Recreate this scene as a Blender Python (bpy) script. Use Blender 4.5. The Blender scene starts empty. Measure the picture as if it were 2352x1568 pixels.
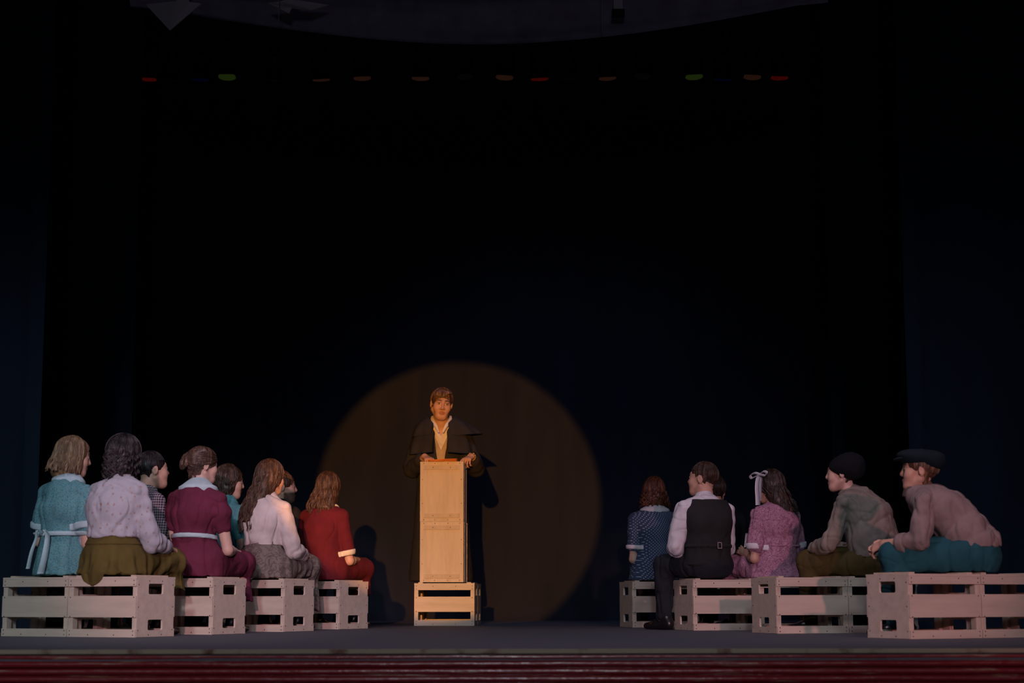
import bpy, math, random
import numpy as np
from mathutils import Matrix, Vector
from mathutils.geometry import tessellate_polygon

f32 = np.float32
SC = bpy.context.scene
COL = SC.collection
R = math.radians

# ------------------------------------------------------------------ camera
cam = bpy.data.cameras.new('camera')
cam.sensor_width = 36.0
cam.lens = 36.0 * 4000.0 / 2352.0
cam.clip_end = 200
cam.dof.use_dof = True
cam.dof.focus_distance = 12.0
cam.dof.aperture_fstop = 2.6
cam_o = bpy.data.objects.new('camera', cam)
COL.objects.link(cam_o)
cam_o.location = (0, 0, 0.207)
PITCH = math.atan2(593.0, 4000.0)
cam_o.rotation_euler = (Matrix.Rotation(math.pi / 2 + PITCH, 3, 'X') @ Matrix.Rotation(R(-0.086), 3, 'Z')).to_euler()
SC.camera = cam_o

# ------------------------------------------------------------------ world, lights, exposure
w = bpy.data.worlds.new('dark_house'); SC.world = w; w.use_nodes = True
bg = w.node_tree.nodes['Background']
bg.inputs[0].default_value = (0.55, 0.6, 1.0, 1); bg.inputs[1].default_value = 0.0018
SC.view_settings.view_transform = 'Standard'
SC.view_settings.look = 'None'
SC.view_settings.gamma = 1.0
SC.view_settings.use_curve_mapping = False
SC.view_settings.exposure = 0.0

def spot(name, loc, aim, size, blend, energy, color, radius=0.08):
    l = bpy.data.lights.new(name, 'SPOT')
    l.energy = energy; l.color = color; l.spot_size = R(size); l.spot_blend = blend; l.shadow_soft_size = radius
    o = bpy.data.objects.new(name, l); COL.objects.link(o)
    o.location = loc
    o.rotation_euler = (Vector(aim) - Vector(loc)).to_track_quat('-Z', 'Y').to_euler()
    return o
# the follow spot at the back of the house, amber, hard edged
spot('follow_spot', (-0.9, -6.0, 1.97), (-0.55, 17.5, 1.17), 7.0, 0.035, 12000, (1.0, 0.40, 0.07), 0.05)
# pink and cool front lanterns in the house, one of each for the left and the right benches
spot('front_pink_left', (-0.85, -6.0, 3.1), (-1.75, 10.8, 0.55), 8.0, 0.75, 3700, (1.0, 0.47, 0.58), 0.12)
spot('front_pink_right', (3.6, -6.0, 3.1), (1.85, 10.3, 0.45), 8.6, 0.75, 2700, (1.0, 0.36, 0.42), 0.15)
spot('front_cool_left', (-2.6, -3.0, 5.2), (-2.5, 10.6, 0.6), 19, 0.85, 1900, (0.78, 0.90, 1.0), 0.5)
spot('front_cool_right', (2.2, -3.0, 5.2), (1.9, 11.4, 0.6), 18, 0.85, 650, (0.80, 0.90, 1.0), 0.5)
spot('front_edge_fill', (0.0, -6.0, 4.0), (0.0, 5.0, 0.0), 31, 1.0, 1250, (0.80, 0.88, 1.0), 0.3)  # added fill, brightens the red stage front
spot('border_fill', (0.0, -6.0, 3.0), (0.0, 12.0, 3.2), 62, 1.0, 230, (0.78, 0.80, 1.0), 0.6)  # added weak fill so the border and cut-outs can be seen
# one lantern over the stage, then blue lights aimed at the curtains
spot('top_light', (0.0, 8.4, 7.0), (0.0, 10.0, 0.0), 66, 0.8, 500, (0.95, 0.76, 0.95), 0.6)
spot('side_blue_left', (-3.0, 7.0, 2.6), (-3.6, 15.5, 0.2), 50, 1.0, 45, (0.30, 0.56, 1.0), 0.3)
spot('side_blue_right', (3.2, 7.0, 2.6), (3.0, 15.5, 0.2), 50, 1.0, 45, (0.30, 0.56, 1.0), 0.3)
spot('back_blue_fill', (0.0, 13.0, 4.3), (0.5, 17.6, 0.2), 80, 1.0, 105, (0.38, 0.50, 1.0), 0.4)  # unseen fill added to lift the backdrop from black to navy

# ------------------------------------------------------------------ materials
MATS = {}
def lin(c):
    return tuple(((x / 255) / 12.92 if x / 255 <= 0.04045 else ((x / 255 + 0.055) / 1.055) ** 2.4) for x in c)
class NT:
    def __init__(s, name, rough=0.85, spec=0.25):
        s.m = bpy.data.materials.new(name); s.m.use_nodes = True
        s.t = s.m.node_tree; s.b = s.t.nodes['Principled BSDF']
        s.b.inputs['Roughness'].default_value = rough
        s.b.inputs['Specular IOR Level'].default_value = spec
        MATS[name] = s.m
    def n(s, typ, **kw):
        nd = s.t.nodes.new(typ)
        for k, v in kw.items(): setattr(nd, k, v)
        return nd
    def l(s, a, b): s.t.links.new(a, b)
    def coord(s, scale=(1, 1, 1), rot=(0, 0, 0), kind='Object'):
        tc = s.n('ShaderNodeTexCoord'); mp = s.n('ShaderNodeMapping')
        mp.inputs['Scale'].default_value = scale; mp.inputs['Rotation'].default_value = rot
        s.l(tc.outputs[kind], mp.inputs['Vector']); return mp.outputs['Vector']
    def noise(s, vec, scale, detail=3, rough=0.55):
        nd = s.n('ShaderNodeTexNoise'); nd.inputs['Scale'].default_value = scale
        nd.inputs['Detail'].default_value = detail; nd.inputs['Roughness'].default_value = rough
        s.l(vec, nd.inputs['Vector']); return nd.outputs['Fac']
    def ramp(s, fac, stops):
        nd = s.n('ShaderNodeValToRGB'); e = nd.color_ramp.elements
        while len(e) < len(stops): e.new(0.5)
        for i, (p, c) in enumerate(stops):
            e[i].position = p; e[i].color = (c[0], c[1], c[2], 1)
        s.l(fac, nd.inputs['Fac']); return nd.outputs['Color']
    def mix(s, fac, a, b, blend='MIX'):
        nd = s.n('ShaderNodeMix', data_type='RGBA', blend_type=blend)
        for i, v in ((0, fac), (6, a), (7, b)):
            if isinstance(v, (int, float)): nd.inputs[i].default_value = v
            elif isinstance(v, tuple): nd.inputs[i].default_value = (v[0], v[1], v[2], 1)
            else: s.l(v, nd.inputs[i])
        return nd.outputs[2]
    def math(s, op, a, b=0.0, c=0.0):
        nd = s.n('ShaderNodeMath', operation=op)
        for i, v in enumerate((a, b, c)):
            if isinstance(v, (int, float)): nd.inputs[i].default_value = v
            else: s.l(v, nd.inputs[i])
        return nd.outputs[0]
    def color(s, c):
        if isinstance(c, tuple): s.b.inputs['Base Color'].default_value = (c[0], c[1], c[2], 1)
        else: s.l(c, s.b.inputs['Base Color'])
    def bump(s, h, strength=0.3, dist=0.01):
        nd = s.n('ShaderNodeBump'); nd.inputs['Strength'].default_value = strength; nd.inputs['Distance'].default_value = dist
        s.l(h, nd.inputs['Height']); s.l(nd.outputs['Normal'], s.b.inputs['Normal'])

def cloth(name, c, rough=0.9, var=0.18, weave=True):
    t = NT(name, rough, 0.2); v = t.coord()
    a = tuple(x * (1 - var) for x in c); b = tuple(min(1, x * (1 + var)) for x in c)
    t.color(t.ramp(t.noise(v, 7, 4), [(0.3, a), (0.7, b)]))
    if weave: t.bump(t.noise(t.coord((1, 1, 1)), 160, 2), 0.25, 0.004)
    return t.m
def dots(name, base, dot, scale, thr, second=None, rnd=1.0, soft=0.08, rough=0.9):
    """print of little motifs on a plain ground"""
    t = NT(name, rough, 0.2)
    tc = t.n('ShaderNodeTexCoord'); sp = t.n('ShaderNodeSeparateXYZ'); t.l(tc.outputs['Object'], sp.inputs[0])
    cb = t.n('ShaderNodeCombineXYZ')
    t.l(t.math('MULTIPLY_ADD', sp.outputs['Y'], 0.8, sp.outputs['X']), cb.inputs['X']); t.l(sp.outputs['Z'], cb.inputs['Y'])
    vr = t.n('ShaderNodeVectorRotate'); vr.rotation_type = 'Z_AXIS'; vr.inputs['Angle'].default_value = R(45 if rnd == 0 else 0)
    nzv = t.n('ShaderNodeTexNoise'); nzv.inputs['Scale'].default_value = scale * 2.5; t.l(cb.outputs[0], nzv.inputs['Vector'])
    wob = t.n('ShaderNodeVectorMath', operation='MULTIPLY_ADD'); t.l(nzv.outputs['Color'], wob.inputs[0]); wob.inputs[1].default_value = (0.5 / scale if rnd else 0.0,) * 3; t.l(cb.outputs[0], wob.inputs[2])
    t.l(wob.outputs[0], vr.inputs['Vector'])
    vo = t.n('ShaderNodeTexVoronoi'); vo.voronoi_dimensions = '2D'; vo.inputs['Scale'].default_value = scale
    vo.inputs['Randomness'].default_value = rnd; t.l(vr.outputs[0], vo.inputs['Vector'])
    mask = t.math('SMOOTHSTEP', vo.outputs['Distance'], thr - soft, thr + soft) if False else t.ramp(vo.outputs['Distance'], [(max(0, thr - soft), (1, 1, 1)), (thr + soft, (0, 0, 0))])
    dc = dot
    if second:
        sx = t.n('ShaderNodeSeparateColor'); t.l(vo.outputs['Color'], sx.inputs[0])
        dc = t.mix(t.math('GREATER_THAN', sx.outputs[0], 0.5), dot, second)
    nz = t.noise(t.coord(), 8, 3)
    b = t.ramp(nz, [(0.3, tuple(x * 0.88 for x in base)), (0.7, base)])
    t.color(t.mix(mask, b, dc))
    return t.m
def swirl(name, base, mark, scale=34, rough=0.9):
    t = NT(name, rough, 0.2)
    n1 = t.n('ShaderNodeTexNoise'); n1.inputs['Scale'].default_value = scale; n1.inputs['Detail'].default_value = 1.5
    n1.inputs['Distortion'].default_value = 2.2; t.l(t.coord(), n1.inputs['Vector'])
    t.color(t.ramp(n1.outputs['Fac'], [(0.40, base), (0.47, mark), (0.50, mark), (0.56, base)]))
    return t.m
def gingham(name, a, b, scale=55):
    t = NT(name, 0.9, 0.2)
    tc = t.n('ShaderNodeTexCoord'); sp = t.n('ShaderNodeSeparateXYZ'); t.l(tc.outputs['Object'], sp.inputs[0])
    u = t.math('MULTIPLY', t.math('MULTIPLY_ADD', sp.outputs['Y'], 0.9, sp.outputs['X']), scale)
    v = t.math('MULTIPLY', sp.outputs['Z'], scale)
    fu = t.math('GREATER_THAN', t.math('FRACT', u), 0.5); fv = t.math('GREATER_THAN', t.math('FRACT', v), 0.5)
    s = t.math('MULTIPLY', t.math('ADD', fu, fv), 0.5)
    t.color(t.ramp(s, [(0.0, a), (1.0, b)]))
    return t.m
def hairmat(name, c, c2):
    t = NT(name, 0.42, 0.45)
    z = t.noise(t.coord((60, 60, 7)), 1.0, 3); z2 = t.noise(t.coord(), 18, 2)
    t.color(t.mix(t.math('MULTIPLY', z2, 0.6), t.ramp(z, [(0.38, tuple(x * 0.6 for x in c)), (0.5, c), (0.66, tuple(x * 1.25 for x in c2))]), c))
    t.bump(t.noise(t.coord((160, 160, 14)), 1.0, 2), 0.5, 0.004)
    return t.m
def skin(name, c):
    t = NT(name, 0.5, 0.35)
    at = t.n('ShaderNodeAttribute', attribute_name='tint'); sp = t.n('ShaderNodeSeparateColor'); t.l(at.outputs['Color'], sp.inputs[0])
    base = t.ramp(t.noise(t.coord(), 22, 3), [(0.3, tuple(x * 0.92 for x in c)), (0.7, c)])
    base = t.mix(sp.outputs[0], base, (c[0] * 0.78, c[1] * 0.55, c[2] * 0.55))       # lips
    base = t.mix(sp.outputs[1], base, (0.05, 0.03, 0.022))                            # brows, iris, lashes, beard stubble
    base = t.mix(sp.outputs[2], base, (0.62, 0.56, 0.52))                             # white of the eye
    t.color(base); return t.m

skin('skin_fair', (0.62, 0.36, 0.26)); skin('skin_warm', (0.60, 0.33, 0.22)); skin('skin_pale', (0.68, 0.43, 0.34))
def wood(name, c):
    t = NT(name, 0.62, 0.3)
    oi = t.n('ShaderNodeObjectInfo')
    v = t.coord((3.0, 22, 22)); ad = t.n('ShaderNodeVectorMath', operation='ADD'); t.l(v, ad.inputs[0])
    sc = t.n('ShaderNodeVectorMath', operation='SCALE'); cb = t.n('ShaderNodeCombineXYZ')
    for k in range(3): t.l(oi.outputs['Random'], cb.inputs[k])
    t.l(cb.outputs[0], sc.inputs[0]); sc.inputs['Scale'].default_value = 37.0; t.l(sc.outputs[0], ad.inputs[1])
    g = t.noise(ad.outputs[0], 1.0, 5, 0.6)
    col = t.ramp(g, [(0.3, tuple(x * 0.86 for x in c)), (0.55, c), (0.75, tuple(min(1, x * 1.07) for x in c))])
    ad2 = t.n('ShaderNodeVectorMath', operation='ADD'); t.l(t.coord((5, 9, 9)), ad2.inputs[0]); t.l(sc.outputs[0], ad2.inputs[1])
    kn = t.noise(ad2.outputs[0], 1.0, 2)
    col = t.mix(t.ramp(kn, [(0.70, (0, 0, 0)), (0.80, (0.5, 0.5, 0.5))]), col, tuple(x * 0.62 for x in c))
    col = t.mix(t.math('MULTIPLY', oi.outputs['Random'], 0.16), col, tuple(x * 0.6 for x in c))
    t.color(col); t.bump(g, 0.08, 0.003)
    return t.m
wood('birch_plywood', (0.64, 0.535, 0.43)); wood('batten_wood', (0.58, 0.475, 0.375))
t = NT('screw_steel', 0.4, 0.5); t.color((0.05, 0.04, 0.035))
t = NT('stage_floor', 0.72, 0.35); v = t.coord()
t.color(t.mix(t.noise(t.coord((0.7, 3.0, 1)), 3.0, 4), t.ramp(t.noise(v, 90, 3), [(0.3, (0.052, 0.054, 0.068)), (0.7, (0.110, 0.114, 0.138))]), (0.090, 0.094, 0.112)))
t.bump(t.noise(v, 130, 2), 0.3, 0.004)
def curtain(name, c):
    t = NT(name, 0.95, 0.08); t.color(t.ramp(t.noise(t.coord((3, 3, 0.5)), 1.5, 4), [(0.3, tuple(x * 0.75 for x in c)), (0.7, c)])); return t.m
curtain('backdrop_cloth', (0.0250, 0.0270, 0.0360)); curtain('leg_cloth', (0.010, 0.017, 0.029))
t = NT('red_gloss_paint', 0.22, 0.6); v = t.coord((1.2, 6, 30))
wear = t.ramp(t.noise(v, 3.0, 5, 0.65), [(0.60, (0, 0, 0)), (0.68, (1, 1, 1))])
t.color(t.mix(wear, (0.24, 0.018, 0.024), (0.42, 0.28, 0.18)))
t.l(t.math('MULTIPLY_ADD', t.noise(t.coord((3, 3, 40)), 2.0, 3), 0.4, 0.08), t.b.inputs['Roughness'])
t.bump(t.noise(t.coord((20, 20, 60)), 1.0, 3), 0.35, 0.006)
t = NT('cream_edge_paint', 0.6, 0.3)
t.color(t.ramp(t.noise(t.coord((2, 2, 2)), 3.0, 5), [(0.36, (0.13, 0.05, 0.035)), (0.46, (0.33, 0.25, 0.17))]))

cloth('teal_collar_white', (0.46, 0.60, 0.64)); cloth('white_cotton', (0.66, 0.66, 0.70)); cloth('cream_cotton', (0.74, 0.66, 0.50))
dots('teal_print', (0.125, 0.32, 0.36), (0.055, 0.12, 0.14), 85, 0.24, (0.17, 0.22, 0.18))
dots('white_floral', (0.45, 0.45, 0.505), (0.33, 0.21, 0.19), 20, 0.12, (0.42, 0.31, 0.29), 0.85, 0.09)
cloth('olive_wool', (0.100, 0.074, 0.020)); gingham('gingham_check', (0.42, 0.42, 0.46), (0.02, 0.022, 0.04), 62)
cloth('burgundy_wool', (0.130, 0.022, 0.048)); cloth('aqua_cotton', (0.10, 0.36, 0.38)); cloth('cream_blouse', (0.62, 0.54, 0.52), 0.8)
cloth('dark_suit', (0.018, 0.018, 0.022)); cloth('red_wool', (0.115, 0.012, 0.018)); cloth('dark_trousers', (0.016, 0.019, 0.026))
swirl('grey_velvet', (0.20, 0.165, 0.145), (0.12, 0.095, 0.085), 14)
dots('blue_polka', (0.046, 0.076, 0.150), (0.42, 0.44, 0.52), 62, 0.20, None, 0.0, 0.07)
swirl('pink_print', (0.46, 0.24, 0.33), (0.22, 0.10, 0.17), 34); cloth('vest_cloth', (0.022, 0.023, 0.024))
cloth('khaki_shirt', (0.235, 0.200, 0.165)); cloth('rose_shirt', (0.245, 0.190, 0.180)); cloth('olive_trousers', (0.075, 0.055, 0.018)); cloth('teal_trousers', (0.016, 0.085, 0.105))
cloth('black_felt', (0.008, 0.009, 0.012)); cloth('teal_felt', (0.006, 0.015, 0.020)); cloth('coat_black', (0.030, 0.028, 0.028)); cloth('tan_waistcoat', (0.50, 0.38, 0.20))
t = NT('house_black', 0.9, 0.1); t.color((0.012, 0.012, 0.014))
t = NT('shoe_leather', 0.3, 0.5); t.color((0.010, 0.009, 0.010))
t = NT('satin_ribbon', 0.45, 0.5); t.color((0.62, 0.63, 0.68))
t = NT('gold', 0.25, 0.5); t.color((0.8, 0.55, 0.15)); t.b.inputs['Metallic'].default_value = 1.0
t = NT('steel', 0.3, 0.5); t.color((0.5, 0.5, 0.52)); t.b.inputs['Metallic'].default_value = 1.0
t = NT('orange_card', 0.55, 0.3); t.color((0.80, 0.22, 0.015))
t = NT('lamp_black', 0.6, 0.3); t.color((0.006, 0.006, 0.007))
t = NT('gel_red', 0.5, 0.3); t.color((0.75, 0.03, 0.015))
t = NT('gel_green', 0.5, 0.3); t.color((0.32, 0.60, 0.08))
t = NT('gel_blue', 0.5, 0.3); t.color((0.02, 0.05, 0.35))
t = NT('gel_amber', 0.5, 0.3); t.color((0.65, 0.25, 0.14))
t = NT('gel_clear', 0.3, 0.5); t.color((0.25, 0.2, 0.2))
for gn, ge in (('gel_red', 0.035), ('gel_green', 0.022), ('gel_blue', 0.012), ('gel_amber', 0.016)):
    b_ = MATS[gn].node_tree.nodes['Principled BSDF']; b_.inputs['Emission Color'].default_value = b_.inputs['Base Color'].default_value; b_.inputs['Emission Strength'].default_value = ge   # weak emission put into the gel colours so they show in the dark
cloth('border_cloth', (0.22, 0.19, 0.26)); t = NT('white_card', 0.8, 0.2); t.color((0.5, 0.45, 0.5)); t = NT('cord', 0.7, 0.3); t.color((0.25, 0.30, 0.34))
hairmat('hair_blonde', (0.20, 0.115, 0.060), (0.36, 0.23, 0.13)); hairmat('hair_black', (0.014, 0.010, 0.011), (0.045, 0.035, 0.036))
hairmat('hair_darkbrown', (0.034, 0.021, 0.016), (0.095, 0.056, 0.040)); hairmat('hair_brown', (0.050, 0.026, 0.016), (0.13, 0.070, 0.044))
hairmat('hair_ash', (0.075, 0.042, 0.030), (0.19, 0.115, 0.080)); hairmat('hair_auburn', (0.11, 0.034, 0.018), (0.30, 0.105, 0.05))
hairmat('hair_chestnut', (0.055, 0.027, 0.015), (0.15, 0.082, 0.045)); hairmat('hair_sandy', (0.10, 0.050, 0.026), (0.25, 0.14, 0.075))

# ------------------------------------------------------------------ mesh helpers
def mk_mesh(name, v, quads=None, tris=None, smooth=True):
    v = np.asarray(v, f32)
    me = bpy.data.meshes.new(name)
    q = np.asarray(quads, np.int32).reshape(-1, 4) if quads is not None and len(quads) else np.zeros((0, 4), np.int32)
    tr = np.asarray(tris, np.int32).reshape(-1, 3) if tris is not None and len(tris) else np.zeros((0, 3), np.int32)
    loops = np.concatenate([q.ravel(), tr.ravel()])
    starts = np.concatenate([np.arange(len(q)) * 4, len(q) * 4 + np.arange(len(tr)) * 3]).astype(np.int32)
    me.vertices.add(len(v)); me.vertices.foreach_set('co', v.ravel())
    me.loops.add(len(loops)); me.loops.foreach_set('vertex_index', loops)
    me.polygons.add(len(starts)); me.polygons.foreach_set('loop_start', starts)
    me.polygons.foreach_set('use_smooth', np.full(len(starts), bool(smooth)))
    me.update(calc_edges=True); me.validate()
    return me
def obj(name, me, mat=None, parent=None):
    o = bpy.data.objects.new(name, me); COL.objects.link(o)
    if mat and me and not me.materials: me.materials.append(MATS[mat])
    if parent: o.parent = parent
    return o
def tag(o, label, cat, group=None, kind=None):
    o['label'] = label
    if cat: o['category'] = cat
    if group: o['group'] = group
    if kind: o['kind'] = kind
    return o
def empty(name, loc, rz=0):
    o = bpy.data.objects.new(name, None); COL.objects.link(o); o.location = loc; o.rotation_euler = (0, 0, rz); o.empty_display_size = 0.1
    return o
BOXF = [(0, 3, 2, 1), (4, 5, 6, 7), (0, 1, 5, 4), (1, 2, 6, 5), (2, 3, 7, 6), (3, 0, 4, 7)]
def box_vf(x0, x1, y0, y1, z0, z1):
    return [(x0, y0, z0), (x1, y0, z0), (x1, y1, z0), (x0, y1, z0), (x0, y0, z1), (x1, y0, z1), (x1, y1, z1), (x0, y1, z1)], BOXF
def box_mesh(name, *b):
    v, f = box_vf(*b); return mk_mesh(name, v, f, smooth=False)
def join_vf(parts):
    V = []; F = []; n = 0
    for v, f in parts:
        v = np.asarray(v, f32); V.append(v); F.append(np.asarray(f, np.int32) + n); n += len(v)
    return np.concatenate(V), np.concatenate(F)
def cyl_vf(a, b, ra, rb, n=12, caps=True):
    a = np.array(a, float); b = np.array(b, float); d = b - a; d /= np.linalg.norm(d)
    u = np.cross(d, (0, 0, 1)) if abs(d[2]) < 0.9 else np.cross(d, (1, 0, 0)); u /= np.linalg.norm(u); w_ = np.cross(d, u)
    ang = np.arange(n) * 2 * math.pi / n
    ring = np.cos(ang)[:, None] * u + np.sin(ang)[:, None] * w_
    V = np.concatenate([a + ring * ra, b + ring * rb, [a], [b]])
    F = [(i, (i + 1) % n, n + (i + 1) % n, n + i) for i in range(n)]
    if caps:
        for i in range(0, n):
            F.append(((i + 1) % n, i, 2 * n, 2 * n)); F.append((n + i, n + (i + 1) % n, 2 * n + 1, 2 * n + 1))
    return V, F
def fix_tris(V, F):
    q = [f for f in F if f[2] != f[3]]; t_ = [f[:3] for f in F if f[2] == f[3]]
    return V, q, t_
def mesh_vf(name, V, F, smooth=True):
    F = np.asarray(F); m = F[:, 2] == F[:, 3]
    return mk_mesh(name, V, F[~m], F[m][:, :3], smooth)
def sheet(name, P, thick, closed_u=False):
    """P (nu,nv,3) -> thick sheet"""
    P = np.asarray(P, float); nu, nv = P.shape[:2]
    du = np.gradient(P, axis=0); dv = np.gradient(P, axis=1); n = np.cross(du, dv); n /= (np.linalg.norm(n, axis=2, keepdims=True) + 1e-9)
    A = (P + n * thick / 2).reshape(-1, 3); B = (P - n * thick / 2).reshape(-1, 3); N = nu * nv; F = []
    idx = np.arange(N).reshape(nu, nv)
    a = np.stack([idx[:-1, :-1], idx[1:, :-1], idx[1:, 1:], idx[:-1, 1:]], -1).reshape(-1, 4)
    F = [a, a[:, ::-1] + N]
    def side(e): 
        e = np.asarray(e); return np.stack([e[1:], e[:-1], e[:-1] + N, e[1:] + N], -1)
    F += [side(idx[:, 0][::-1]), side(idx[:, -1]), side(idx[0]), side(idx[-1][::-1])]
    return mk_mesh(name, np.concatenate([A, B]), np.concatenate(F))
def tubes(paths, radii, sides=4):
    """paths (n,m,3), radii (n,m) -> V,F"""
    P = np.asarray(paths, float); Rr = np.asarray(radii, float); n, m = P.shape[:2]
    T = np.gradient(P, axis=1); T /= np.linalg.norm(T, axis=2, keepdims=True) + 1e-9
    ref = np.zeros_like(T); ref[..., 0] = 0.31; ref[..., 1] = 0.95; ref[..., 2] = 0.05
    U = np.cross(T, ref); U /= np.linalg.norm(U, axis=2, keepdims=True) + 1e-9; W = np.cross(T, U)
    ang = np.arange(sides) * 2 * math.pi / sides
    V = P[:, :, None] + (U[:, :, None] * np.cos(ang)[None, None, :, None] + W[:, :, None] * np.sin(ang)[None, None, :, None]) * Rr[:, :, None, None]
    idx = np.arange(n * m * sides).reshape(n, m, sides); nx = np.roll(idx, -1, axis=2)
    F = np.stack([idx[:, :-1], nx[:, :-1], nx[:, 1:], idx[:, 1:]], -1).reshape(-1, 4)
    return V.reshape(-1, 3), F

# ------------------------------------------------------------------ numpy value noise
def vnoise(P, f, seed=0):
    P = np.asarray(P, np.float64) * np.asarray(f, np.float64) + seed * 17.31
    i = np.floor(P).astype(np.int64); u = P - i; u = u * u * (3 - 2 * u); out = 0
    for dx in (0, 1):
        for dy in (0, 1):
            for dz in (0, 1):
                h = (i[:, 0] + dx) * 374761393 + (i[:, 1] + dy) * 668265263 + (i[:, 2] + dz) * 2147483647 + seed * 974711
                h = (h ^ (h >> 13)) * 1274126177; h = (h ^ (h >> 16)) & 0xffff
                wgt = (u[:, 0] if dx else 1 - u[:, 0]) * (u[:, 1] if dy else 1 - u[:, 1]) * (u[:, 2] if dz else 1 - u[:, 2])
                out = out + wgt * (h / 65535.0)
    return out - 0.5

# ------------------------------------------------------------------ signed distance modelling
def smin(a, b, k):
    if k <= 0: return np.minimum(a, b)
    h = np.clip(0.5 + 0.5 * (b - a) / k, 0, 1)
    return b + (a - b) * h - k * h * (1 - h)
A3 = lambda p: np.asarray(p, np.float64)
class Grid:
    def __init__(s, lo, hi, h):
        s.h = h; s.ax = [np.arange(lo[i], hi[i] + h, h).astype(f32) for i in range(3)]
        s.shape = tuple(len(a) for a in s.ax)
    def new(s): return np.full(s.shape, 0.5, f32)
    def reg(s, lo, hi):
        sl = []
        for i in range(3):
            a = int(np.searchsorted(s.ax[i], lo[i])); b = int(np.searchsorted(s.ax[i], hi[i]))
            sl.append(slice(max(0, a - 1), min(len(s.ax[i]), b + 1)))
        return tuple(sl), s.ax[0][sl[0]][:, None, None], s.ax[1][sl[1]][None, :, None], s.ax[2][sl[2]][None, None, :]
    def put(s, D, sl, d, k, op):
        if op == 'u': D[sl] = smin(D[sl], d, k)
        else: D[sl] = -smin(-D[sl], d, k)
    def cone(s, D, a, b, ra, rb, k=0.015, op='u'):
        a = A3(a); b = A3(b); m = max(ra, rb) + k + 3 * s.h
        sl, X, Y, Z = s.reg(np.minimum(a, b) - m, np.maximum(a, b) + m)
        ba = b - a; L2 = max(1e-9, ba @ ba)
        t_ = np.clip(((X - a[0]) * ba[0] + (Y - a[1]) * ba[1] + (Z - a[2]) * ba[2]) / L2, 0, 1)
        d = np.sqrt((X - a[0] - t_ * ba[0]) ** 2 + (Y - a[1] - t_ * ba[1]) ** 2 + (Z - a[2] - t_ * ba[2]) ** 2) - (ra + (rb - ra) * t_)
        s.put(D, sl, d.astype(f32), k, op)
    def loft(s, D, a, b, ea, eb, u=(1, 0, 0), k=0.02, op='u'):
        a = A3(a); b = A3(b); m = max(ea + eb) + k + 3 * s.h
        sl, X, Y, Z = s.reg(np.minimum(a, b) - m, np.maximum(a, b) + m)
        ba = b - a; L = np.linalg.norm(ba); n = ba / L; u = A3(u) - n * (n @ A3(u)); u /= np.linalg.norm(u); v = np.cross(n, u)
        x, y, z = X - a[0], Y - a[1], Z - a[2]
        al = x * n[0] + y * n[1] + z * n[2]; t_ = np.clip(al / L, 0, 1)
        ru = ea[0] + (eb[0] - ea[0]) * t_; rv = ea[1] + (eb[1] - ea[1]) * t_
        qu = x * u[0] + y * u[1] + z * u[2]; qv = x * v[0] + y * v[1] + z * v[2]; qa = al - t_ * L
        mn = np.minimum(ru, rv)
        d = (np.sqrt((qu / ru) ** 2 + (qv / rv) ** 2 + (qa / mn) ** 2) - 1) * mn
        s.put(D, sl, d.astype(f32), k, op)
    def ell(s, D, c, r, Rm=None, k=0.015, op='u'):
        c = A3(c); m = max(r) + k + 3 * s.h
        sl, X, Y, Z = s.reg(c - m, c + m); x, y, z = X - c[0], Y - c[1], Z - c[2]
        if Rm is None: Rm = np.eye(3)
        q = [x * Rm[0, i] + y * Rm[1, i] + z * Rm[2, i] for i in range(3)]
        k0 = np.sqrt((q[0] / r[0]) ** 2 + (q[1] / r[1]) ** 2 + (q[2] / r[2]) ** 2)
        k1 = np.sqrt((q[0] / r[0] ** 2) ** 2 + (q[1] / r[1] ** 2) ** 2 + (q[2] / r[2] ** 2) ** 2) + 1e-6
        d = k0 * (k0 - 1) / k1
        s.put(D, sl, d.astype(f32), k, op)
    def extract(s, D):
        ins = D < 0
        b = []
        for i in range(3):
            o = tuple(j for j in range(3) if j != i); z = np.flatnonzero(ins.any(axis=o))
            if len(z) == 0: return np.zeros((0, 3)), np.zeros((0, 4), int)
            b.append((max(0, z[0] - 2), min(D.shape[i], z[-1] + 3)))
        D = D[b[0][0]:b[0][1], b[1][0]:b[1][1], b[2][0]:b[2][1]]
        D = np.pad(D, 1, constant_values=0.01)
        ax = []
        for i in range(3):
            a = s.ax[i][b[i][0]:b[i][1]].astype(np.float64); ax.append(np.concatenate([[a[0] - s.h], a, [a[-1] + s.h]]))
        ins = D < 0
        c = np.zeros(tuple(n - 1 for n in D.shape), np.int8)
        for dx in (0, 1):
            for dy in (0, 1):
                for dz in (0, 1):
                    c += ins[dx:D.shape[0] - 1 + dx, dy:D.shape[1] - 1 + dy, dz:D.shape[2] - 1 + dz]
        act = (c > 0) & (c < 8); I = np.argwhere(act); N = len(I)
        num = np.full(c.shape, -1, np.int32); num[act] = np.arange(N)
        co = [(0, 0, 0), (1, 0, 0), (0, 1, 0), (1, 1, 0), (0, 0, 1), (1, 0, 1), (0, 1, 1), (1, 1, 1)]
        vals = np.stack([D[I[:, 0] + a, I[:, 1] + b_, I[:, 2] + c_] for a, b_, c_ in co], 1).astype(np.float64)
        S = np.zeros((N, 3)); W = np.zeros(N)
        for p, q in ((0, 1), (2, 3), (4, 5), (6, 7), (0, 2), (1, 3), (4, 6), (5, 7), (0, 4), (1, 5), (2, 6), (3, 7)):
            va, vb = vals[:, p], vals[:, q]; m = (va < 0) != (vb < 0)
            t_ = np.where(m, va / np.where(m, va - vb, 1), 0)
            pt = np.array(co[p])[None] + t_[:, None] * (np.array(co[q]) - np.array(co[p]))[None]
            S += pt * m[:, None]; W += m
        pos = I + S / W[:, None]
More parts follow.
